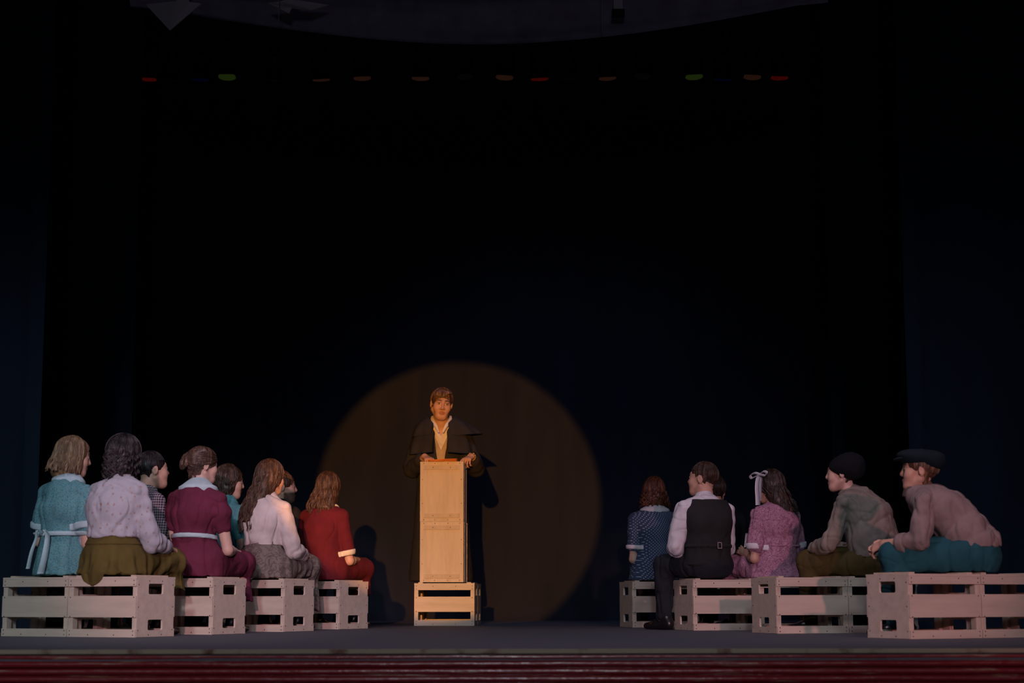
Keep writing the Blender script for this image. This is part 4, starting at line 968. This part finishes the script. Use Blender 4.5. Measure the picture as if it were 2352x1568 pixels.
# ---- 12: dark figure behind
p = Person('dark-haired person in dark clothes almost hidden behind the man in the waistcoat', (1.58, 13.50), -8, 'R4', k=1.0, lean=5, head=(0, 0, 0), male=True, elbow=((-0.22, 0.05, 0.2), (0.23, 0.0, 0.2)), wrist=((-0.08, 0.28, 0.17), (0.10, 0.25, 0.17)))
D = p.torso(0.018)
for sd in (-1, 1): p.sleeve(D, sd, 1.9, 0.064, 0.050)
p.emit(D, 'jacket', 'dark_suit', disp=FOLD_SOFT); p.emit(p.trousers(), 'trousers', 'dark_trousers', disp=FOLD_SOFT); p.body(); p.shoes()
p.hair('hair_darkbrown', 'short', n=240, fa=40, seed=12, puff=1.05)

# ---- 13: pink dress, ribbon
p = Person('girl with long dark hair and a white ribbon bow in a pink print dress', (1.85, 12.215), -34, 'R3', k=0.93, lean=5, twist=4, head=(-16, -4, 0), wide=1.10, elbow=((-0.20, 0.02, 0.135), (0.2, 0.0, 0.16)), wrist=((-0.115, 0.20, 0.165), (0.06, 0.24, 0.16)))
D = p.torso(0.016, waist=1.12, chest=1.06); p.skirt(D, off=0.010, flare=0.035, spread=0.02)
for sd in (-1, 1): p.sleeve(D, sd, 0.70, 0.062, 0.064)
dr = p.emit(D, 'dress', 'pink_print', disp=both(FOLD_BIG, gather(0.010, p.wai[2], 28)))
p.emit(p.band(D, p.wai, (0, 0, 1), 0.008, 0.005, 0.22), 'belt', 'pink_print', dr, it=1)
for sd in (-1, 1): p.emit(p.band(D, p.arm(sd, 0.74), p.elb[sd] - p.sho[sd], 0.020, 0.007, 0.10), 'cuff', 'white_cotton', dr, it=1)
a = p.arm(-1, 0.42) + np.array([-0.060, 0.035, 0]); b = p.arm(-1, 0.74) + np.array([-0.064, 0.035, 0]); p.ribbon(spline([a, (a + b) / 2, b], 6), (0.3, 1, 0), 0.022, 'sleeve_tab', 'white_cotton', dr)
p.body(curl=(0.75, 0.5), hands=((0.6, 0.2, -0.4), (0, 0, -1)), hdir=((-0.1, 0.75, 0.5), None)); p.shoes()
hr = p.hair('hair_darkbrown', 'long', 0.215, 0.092, 0.045, -0.135, wave=0.011, lam=0.085, n=460, fa=54, jit=0.03, seed=13, puff=1.07, side=0.03)
c = p.H(-0.070, 0.030, 0.098); RX, RY, RZ = p.Rh[:, 0], p.Rh[:, 1], p.Rh[:, 2]
for nm, q in (('ribbon_tail', [(0, 0, 0), (-0.022, 0.008, -0.03), (-0.030, 0.016, -0.09), (-0.028, 0.020, -0.16), (-0.030, 0.022, -0.215)]), ('ribbon_tail', [(0, 0, 0), (-0.018, -0.004, -0.03), (-0.026, 0.000, -0.08), (-0.026, 0.006, -0.14), (-0.022, 0.012, -0.185)])):
    p.ribbon(spline([c + RX * a + RY * b + RZ * d for a, b, d in q]), RY, 0.036, nm, 'satin_ribbon', hr)
for nm, q in (('bow_loop', [(0, 0, 0), (-0.012, 0.03, 0.012), (-0.02, 0.062, 0.0), (-0.02, 0.055, -0.022), (-0.012, 0.025, -0.012), (0, 0, 0)]), ('bow_loop', [(0, 0, 0), (0.0, -0.03, 0.016), (-0.005, -0.062, 0.006), (-0.01, -0.055, -0.014), (-0.006, -0.025, -0.008), (0, 0, 0)])):
    p.ribbon(spline([c + RX * (a - 0.012) + RY * b + RZ * d for a, b, d in q], 30), RX * 0.8 + RZ * 0.4, 0.032, nm, 'satin_ribbon', hr)
g = Grid(c - 0.04, c + 0.04, 0.004); D = g.new(); g.ell(D, c - RX * 0.012, (0.011, 0.012, 0.010)); V, F = g.extract(D); obj('bow_knot', mk_mesh('bow_knot', V, F), 'satin_ribbon', hr)

# ---- 14: beret, khaki shirt
p = Person('person in a black beret, khaki shirt and olive trousers, leaning forward', (2.31, 11.137), -56, 'R2', k=1.0, lean=19, twist=8, hunch=0.02, head=(-16, 0, 0), wide=1.08, skin='skin_pale', elbow=((-0.22, 0.22, 0.20), (0.20, 0.16, 0.2)), wrist=((-0.12, 0.38, 0.17), (0.05, 0.36, 0.18)))
D = p.torso(0.026, waist=1.24, chest=1.10); p.g.loft(D, p.pel + (0, -0.01, 0.055), p.wai, (0.185, 0.155), (0.165, 0.14), (1, 0, 0), 0.03)
Z = p.g.ax[2][None, None, :]; D = np.maximum(D, (p.pel[2] + 0.025) - Z).astype(f32)
for sd in (-1, 1): p.sleeve(D, sd, 1.9, 0.060, 0.048, 0.006)
sh = p.emit(D, 'shirt', 'khaki_shirt', disp=FOLD_SHIRT); p.emit(p.neckband(0.072, 0.035), 'collar', 'khaki_shirt', sh)
p.emit(p.trousers(off=0.010), 'trousers', 'olive_trousers', disp=FOLD_BODICE); p.body(curl=0.7); p.shoes()
p.hair('hair_darkbrown', 'short', n=120, fa=95, seed=14, puff=0.98, nape=0.09)
g = Grid(p.hc - 0.2, p.hc + 0.25, 0.0055); D = g.new(); Rb = p.Rh @ Rx(R(-24))
g.ell(D, p.H(0, -0.032, 0.052), (0.104, 0.118, 0.082), Rb, 0); g.ell(D, p.H(0, -0.075, 0.035), (0.092, 0.085, 0.078), Rb, 0.03); g.cone(D, p.H(0.0, -0.03, 0.132), p.H(0.0, -0.035, 0.142), 0.006, 0.004, 0.006)
g.ell(D, p.H(0, 0.09, -0.05), (0.11, 0.10, 0.085), p.Rh, 0.008, 's')
p.emit(D, 'beret', 'black_felt', grid=g, cut=False, disp=lambda V, N: 0.008 * vnoise(V, (18, 18, 18), 4) + 0.003 * vnoise(V, (50, 50, 50), 5))

# ---- 15: flat cap, rose shirt
p = Person('person in a dark flat cap, dusty pink shirt and teal trousers, hands clasped', (2.54, 9.642), -72, 'R1', k=1.0, lean=42, hunch=0.0, head=(-8, 4, 0), wide=1.0, skin='skin_fair', hup=0.01, hfw=-0.10,
    elbow=((-0.20, 0.27, 0.165), (0.17, 0.27, 0.17)), wrist=((-0.10, 0.475, 0.16), (0.02, 0.475, 0.16)))
D = p.torso(0.020, waist=1.18, chest=1.04)
p.g.loft(D, p.pel + (0, -0.005, 0.065), p.wai, (0.178, 0.142), (0.15, 0.125), (1, 0, 0), 0.03)
Z = p.g.ax[2][None, None, :]; Y_ = p.g.ax[1][None, :, None]; D = np.maximum(D, (p.pel[2] + 0.045 - 0.10 * (Y_ + 0.1)) - Z).astype(f32)
for sd in (-1, 1): p.sleeve(D, sd, 1.50, 0.062, 0.048, 0.006)
sh = p.emit(D, 'shirt', 'rose_shirt', disp=FOLD_SHIRT)
for sd in (-1, 1): p.emit(p.band(D, p.arm(sd, 1.50), p.wri[sd] - p.elb[sd], 0.026, 0.007, 0.09), 'cuff', 'rose_shirt', sh, it=1); p.emit(p.neckband(0.074, 0.045), 'collar', 'rose_shirt', sh)
p.emit(p.trousers(off=0.018), 'trousers', 'teal_trousers', disp=FOLD_BODICE)
p.body(curl=(0.75, 0.75), hands=((0.55, 0.1, -0.5), (-0.55, 0.1, -0.5)), hdir=((0.45, 0.85, -0.30), (-0.25, 0.9, -0.30))); p.shoes()
p.hair('hair_sandy', 'short', n=200, fa=45, seed=15, puff=1.0, nape=0.085)
g = Grid(p.hc - 0.22, p.hc + 0.25, 0.0055); D = g.new(); Rb = p.Rh @ Rx(R(-4))
g.ell(D, p.H(0, -0.014, 0.078), (0.098, 0.128, 0.050), Rb, 0); g.ell(D, p.H(0, 0.045, 0.092), (0.085, 0.085, 0.030), Rb, 0.02); g.ell(D, p.H(0, -0.07, 0.062), (0.090, 0.075, 0.052), Rb, 0.02)
cp = p.emit(D, 'flat_cap', 'teal_felt', grid=g, cut=False, disp=lambda V, N: 0.006 * vnoise(V, (16, 16, 16), 4))
D = g.new(); g.ell(D, p.H(0, 0.112, 0.066), (0.066, 0.040, 0.011), p.Rh @ Rx(R(-14)), 0); p.emit(D, 'peak', 'teal_felt', cp, grid=g, cut=False)

# ---- 9: the speaker
ST = CH + 0.010
s_ = p = Person('man in a black caped coat and open white shirt speaking from the crate podium', (-0.600, 14.78), 180, None, k=1.0, lean=5, head=(-10, -10, -6), male=True, stand=ST, hs=1.10, sh=0.90, skin='skin_warm', h=0.0075, hup=0.012, hfw=0.01,
    elbow=((-0.300, 0.06, 0.135), (0.262, 0.06, 0.125)), wrist=((-0.262, 0.310, 0.235), (0.128, 0.310, 0.235)))
T = p.torso(0.010); D = T.copy()
for sd in (-1, 1): p.sleeve(D, sd, 1.75, 0.056, 0.040)
X = p.g.ax[0][:, None, None]; Y_ = p.g.ax[1][None, :, None]; Z = p.g.ax[2][None, None, :]
D = np.maximum(D, np.where(Y_ > 0, np.minimum(0.02, (Z - p.nek[2] + 0.125) * 0.42 - np.abs(X)), -0.5)).astype(f32)
p.emit(D, 'shirt', 'cream_cotton', disp=FOLD_SOFT)
X = p.g.ax[0][:, None, None]; Y_ = p.g.ax[1][None, :, None]; Z = p.g.ax[2][None, None, :]
wc = T - 0.010; vz = p.che[2] - 0.075
wc = np.maximum(wc, np.where(Y_ > 0, np.minimum(0.02, (Z - vz) * 0.45 - np.abs(X)), -0.5)); wc = np.maximum(wc, Z - p.nek[2] + 0.03).astype(f32)
p.emit(wc, 'waistcoat', 'tan_waistcoat')
C = T - 0.024; p.g.loft(C, p.wai, p.pel, (0.18, 0.15), (0.20, 0.165), (1, 0, 0), 0.03); p.g.loft(C, p.pel, np.array([0, 0, ST + 0.05]), (0.20, 0.165), (0.27, 0.20), (1, 0, 0), 0.03)
for sd in (-1, 1): p.sleeve(C, sd, 1.72, 0.078, 0.062, 0.006)
vz = p.wai[2] - 0.14
C = np.maximum(C, np.where(Y_ > 0, np.minimum(0.03, 0.012 + np.clip((Z - vz), 0, 1) * 0.135 - np.abs(X)), -0.5)); C = np.maximum(C, ST + 0.012 - Z).astype(f32)
coat = p.emit(C, 'coat', 'coat_black', disp=FOLD_SOFT, it=1)
def cape(name, hem, rx, ry, z0, wing, thick=0.008, gap=20):
    ph = np.linspace(R(gap), R(360 - gap), 90); ts = np.linspace(0, 1, 26); P = np.zeros((len(ph), len(ts), 3)); c = p.nek
    for j, t_ in enumerate(ts):
        gt = gap + (58 - gap) * max(0.0, 1 - t_ / 0.55) ** 1.3; ph = np.linspace(R(gt), R(360 - gt), 90); f = t_ ** 0.8
        ex = 0.104 + (rx - 0.104) * (1 - (1 - f) ** 1.35); ey = 0.100 + (ry - 0.100) * (1 - (1 - f) ** 1.5)
        zz = z0 - hem * (0.45 * t_ + 0.55 * t_ ** 1.7)
        side = np.sin(ph); wg = np.where(side < 0, wing, 0.0) * np.clip((np.abs(side) - 0.55) / 0.45, 0, 1) * t_ ** 1.5
        wv = 1 + 0.030 * t_ * np.sin(ph * 7 + 0.6) + 0.02 * t_ * np.sin(ph * 13 + 1.3)
        P[:, j, 0] = c[0] + np.sin(ph) * ex * wv * (1 + wg); P[:, j, 1] = c[1] - 0.012 + np.cos(ph) * ey * wv + 0.02 * t_
        P[:, j, 2] = zz + 0.10 * wg * t_ + 0.02 * (1 - np.abs(side)) * t_
    return obj(name, sheet(name, P, thick), 'coat_black', coat)
cape('lower_cape', 0.325, 0.282, 0.205, p.nek[2] + 0.045, 0.06, gap=13)
cape('upper_cape', 0.185, 0.256, 0.178, p.nek[2] + 0.055, 0.34, gap=17)
def stand_collar(name, r0, r1, zz0, hgt, gap, mat, parent, flare=0.0):
    ph = np.linspace(R(gap), R(360 - gap), 44); ts = np.linspace(0, 1, 7); P = np.zeros((44, 7, 3)); d = unit(p.hc - p.nek)
    for j, t_ in enumerate(ts):
        r_ = r0 + (r1 - r0) * t_; edge = np.clip((np.cos(ph) - 0.35) / 0.5, 0, 1); b = p.nek + d * (zz0 + hgt * t_)
        P[:, j, 0] = b[0] + np.sin(ph) * r_ * (1 + flare * edge * t_); P[:, j, 1] = b[1] - 0.006 + np.cos(ph) * r_ * (1 + 0.5 * flare * edge * t_); P[:, j, 2] = b[2] - 0.030 * edge * (1 - 0.4 * t_)
    return obj(name, sheet(name, P, 0.006), mat, parent)
for sd in (-1, 1):
    c = p.nek; path = spline([c + (sd * 0.078, -0.01, 0.060), c + (sd * 0.078, 0.040, 0.035), c + (sd * 0.062, 0.085, -0.005), c + (sd * 0.040, 0.112, -0.045), c + (sd * 0.018, 0.126, -0.095)], 20)
    p.ribbon(path, unit((sd * 0.75, 0.35, -0.25)), np.concatenate([np.linspace(0.022, 0.034, 12), np.linspace(0.034, 0.012, 8)]), 'shirt_collar', 'cream_cotton')
stand_collar('coat_collar', 0.104, 0.110, -0.005, 0.050, 75, 'coat_black', coat)
gb = Grid(np.array([-0.46, -0.22, ST + 0.55]), np.array([0.46, 0.55, p.hc[2] + 0.2]), 0.0040)
p.body(curl=(0.95, 0.95), hands=((0.15, 0.05, -1), (-0.15, 0.05, -1)), hdir=((0.45, 0.85, -0.35), (-0.45, 0.85, -0.35)), g=gb, legs=False, sh_in=0.02)
p.shoes()
p.hair('hair_sandy', 'short', n=300, fa=58, seed=16, puff=1.015, bangs=1, sr=0.0034, nape=0.10)
wp = p.wri[-1]; wd = unit(p.wri[-1] - p.elb[-1])
ring = [wp - wd * 0.012 + 0.034 * (math.cos(a) * np.array([0, 0, 1.0]) + math.sin(a) * unit(np.cross(wd, (0, 0, 1)))) for a in np.linspace(0, 2 * math.pi, 20)]
wt = p.ribbon(ring, wd, 0.012, 'watch_band', 'gold'); V, F = cyl_vf(wp - wd * 0.012 + np.array([-0.020, 0.012, 0.030]), wp - wd * 0.012 + np.array([-0.024, 0.016, 0.037]), 0.014, 0.013, 16); obj('watch_face', mesh_vf('watch_face', V, F), 'gold', wt)
# orange folder on the podium
P = np.zeros((20, 8, 3))
for i, a in enumerate(np.linspace(0, 1, 20)):
    for j, b in enumerate(np.linspace(0, 1, 8)): P[i, j] = (-0.118 + 0.236 * a, 0.17 * b, 0.006 + 0.010 * a ** 2 + 0.006 * math.sin(a * 3.1))
fo = empty('orange_folder', (-0.570, 14.215, POD_TOP + 0.0005), R(-3)); tag(fo, 'orange folder lying on top of the podium between the speaker\'s hands', 'folder')
obj('cover', sheet('cover', P, 0.008), 'orange_card', fo); P2 = P.copy(); P2[..., 2] = 0.0045; obj('back_cover', sheet('back_cover', P2, 0.007), 'orange_card', fo)

# ------------------------------------------------------------------ above the stage
bar = empty('lighting_batten', (0, 15.3, 5.32)); tag(bar, 'dark pipe carrying the row of stage lamps high above the stage', 'pipe')
obj('pipe', mesh_vf('pipe', *cyl_vf((-3.7, 0, 0), (3.4, 0, 0), 0.025, 0.025, 12)), 'lamp_black', bar)
for cx in (-3.3, -1.2, 0.9, 3.0): obj('cable', mesh_vf('cable', *cyl_vf((cx, 0, 0.0), (cx, 0, 3.68), 0.004, 0.004, 6)), 'lamp_black', bar)
LAMPS = [(345, 'red', 'stage lamp with a red gel, leftmost in the row'), (396, 'clear', 'dark stage lamp second from the left in the row'), (464, 'blue', 'stage lamp with a dim blue gel left of the green one'), (528, 'green', 'stage lamp with a green gel on the left half of the row'),
         (632, 'clear', 'dark stage lamp right of the left green gel'), (740, 'amber', 'stage lamp with an amber glint, left of the two centre-left lamps'), (835, 'amber', 'stage lamp with an amber glint above the left side of the spotlight circle'), (968, 'amber', 'stage lamp with an amber glint above the speaker'), (1070, 'clear', 'dark stage lamp just right of the speaker\'s column'),
         (1160, 'amber', 'stage lamp with an amber glint near the centre of the row'), (1240, 'red', 'stage lamp with a reddish gel right of centre'), (1305, 'clear', 'dark stage lamp with a pale rim right of centre'), (1395, 'amber', 'stage lamp with an amber glint below the right cord'), (1475, 'clear', 'dark stage lamp left of the right green gel'),
         (1592, 'green', 'stage lamp with a green gel on the right half of the row'), (1660, 'blue', 'stage lamp with a dim blue gel on the right half'), (1725, 'amber', 'stage lamp with an amber glint left of the right red gel'), (1788, 'red', 'stage lamp with a red gel on the right half of the row'), (1910, 'amber', 'stage lamp with an amber glint, rightmost in the row')]
hv, hf = join_vf([cyl_vf((0, 0, 0.0), (0, 0, 0.20), 0.082, 0.082, 20, False), cyl_vf((0, 0, 0.20), (0, 0, 0.27), 0.082, 0.045, 20, False), cyl_vf((0, 0, 0.27), (0, 0, 0.30), 0.045, 0.04, 20)])
HM = mesh_vf('housing', hv, hf); HM.materials.append(MATS['lamp_black'])
yv, yf = join_vf([box_vf(-0.105, -0.099, -0.012, 0.012, 0.10, 0.36), box_vf(0.099, 0.105, -0.012, 0.012, 0.10, 0.36), box_vf(-0.105, 0.105, -0.012, 0.012, 0.36, 0.366), box_vf(-0.02, 0.02, -0.02, 0.02, 0.366, 0.44)])
YM = mk_mesh('yoke', yv, yf, smooth=False); YM.materials.append(MATS['lamp_black'])
GM = {}
for gcol in ('red', 'green', 'blue', 'amber', 'clear'):
    gv, gf = cyl_vf((0, 0, -0.012), (0, 0, -0.004), 0.080, 0.080, 20); GM[gcol] = mesh_vf('gel', gv, gf, False); GM[gcol].materials.append(MATS['gel_' + gcol])
fv, ff = join_vf([box_vf(-0.092, 0.092, -0.092, -0.080, -0.016, 0.004), box_vf(-0.092, 0.092, 0.080, 0.092, -0.016, 0.004), box_vf(-0.092, -0.080, -0.08, 0.08, -0.016, 0.004), box_vf(0.080, 0.092, -0.08, 0.08, -0.016, 0.004)])
FM = mk_mesh('gel_frame', fv, ff, smooth=False); FM.materials.append(MATS['lamp_black'])
rl_ = random.Random(5)
for px, gcol, lab in LAMPS:
    x = (px - 1176) * 15.3 / 3845.0; tx = R(rl_.uniform(-6, 9)); e = empty('stage_lamp', (x, 15.3 + 0.4 * math.sin(tx), 4.905)); e.rotation_euler = (tx, R(rl_.uniform(-4, 4)), 0); tag(e, lab, 'lamp', 'lamps on the batten above the stage')
    obj('housing', HM, None, e); obj('yoke', YM, None, e); gl = obj('gel', GM[gcol], None, e); gl['label'] = gcol + ' gel' if gcol != 'clear' else 'clear glass'; obj('gel_frame', FM, None, e)
# draped border and what hangs with it
U = np.linspace(0, 1, 110); Vv = np.linspace(0, 1, 26); UU, VV = np.meshgrid(U, Vv, indexing='ij')
bx = -2.75 + 5.02 * UU; q = np.stack([UU * 5, VV, VV * 0], -1).reshape(-1, 3)
sag = 0.14 * np.sin(math.pi * np.clip(UU * 1.1 - 0.05, 0, 1)) ** 1.0; n1 = vnoise(q, (0.9, 3.0, 1), 31).reshape(UU.shape); n2 = vnoise(q + np.array([0.0, 0, 3]), (0.5, 7.0, 1), 33).reshape(UU.shape)
bz = 4.78 - 0.46 * VV * (0.65 + 0.35 * np.sin(math.pi * UU)) - sag * VV - 0.04
by = 12.2 - 0.22 * np.sin(VV * 2.2) + 0.16 * n1 + 0.10 * n2
tag(obj('draped_border', sheet('draped_border', np.stack([bx, by, bz], -1), 0.006), 'border_cloth'), 'dark sagging cloth border hanging across the top of the stage', 'curtain')
def flat_shape(name, pts, y, label):
    """cut-out of card, 12 mm thick; pts in metres (x,z)"""
    tri = tessellate_polygon([[Vector((a, b, 0)) for a, b in pts]]); n = len(pts)
    V = [(a, y + 0.05 * math.sin(a * 9), b) for a, b in pts] + [(a, y + 0.012 + 0.05 * math.sin(a * 9), b) for a, b in pts]; T = []
    for a, b, c in tri: T += [(a, b, c), (a + n, c + n, b + n)]
    Q = [(i, (i + 1) % n, (i + 1) % n + n, i + n) for i in range(n)]
    return tag(obj(name, mk_mesh(name, V, Q, T, smooth=False), 'white_card'), label, 'decoration')
sx = lambda px: (px - 1176) * 11.8 / 3850.0
sz = lambda py: 0.207 + 11.8 * math.tan(PITCH + math.atan((784 - py) / 4000.0))
flat_shape('hanging_cutout', [(sx(a), sz(b)) for a, b in ((334, 9), (396, 76), (467, 16), (440, 14), (440, -60), (416, -60), (411, 11))], 11.75, 'pale downward-pointing arrow-shaped cut-out hanging at the top left')
flat_shape('hanging_cutout', [(sx(a), sz(b)) for a, b in ((619, 17), (648, 33), (670, 44), (676, 31), (718, 31), (757, 15), (689, 12), (684, -60), (662, -60), (664, 12), (650, 16))], 11.72, 'pale wing-shaped cut-out hanging beside the left cord')
for px, yb, lab in ((650, 69, 'thin pale cord hanging over the wing-shaped cut-out'), (1381, 95, 'thin pale cord hanging right of centre at the top')):
    tag(obj('cord', mesh_vf('cord', *cyl_vf((sx(px), 11.6, sz(yb)), (sx(px), 11.6, 6.5), 0.0035, 0.0035, 6)), 'cord'), lab, 'cord')
hb = empty('hanging_bracket', (sx(1421), 11.8, sz(30))); tag(hb, 'small pale bar with a dark clip hanging at the top right of centre', 'bracket')
obj('bar', box_mesh('bar', -0.032, 0.032, -0.02, 0.02, 0.02, 1.2), 'white_card', hb); obj('clip', box_mesh('clip', -0.045, 0.045, -0.03, 0.03, -0.025, 0.02), 'lamp_black', hb)
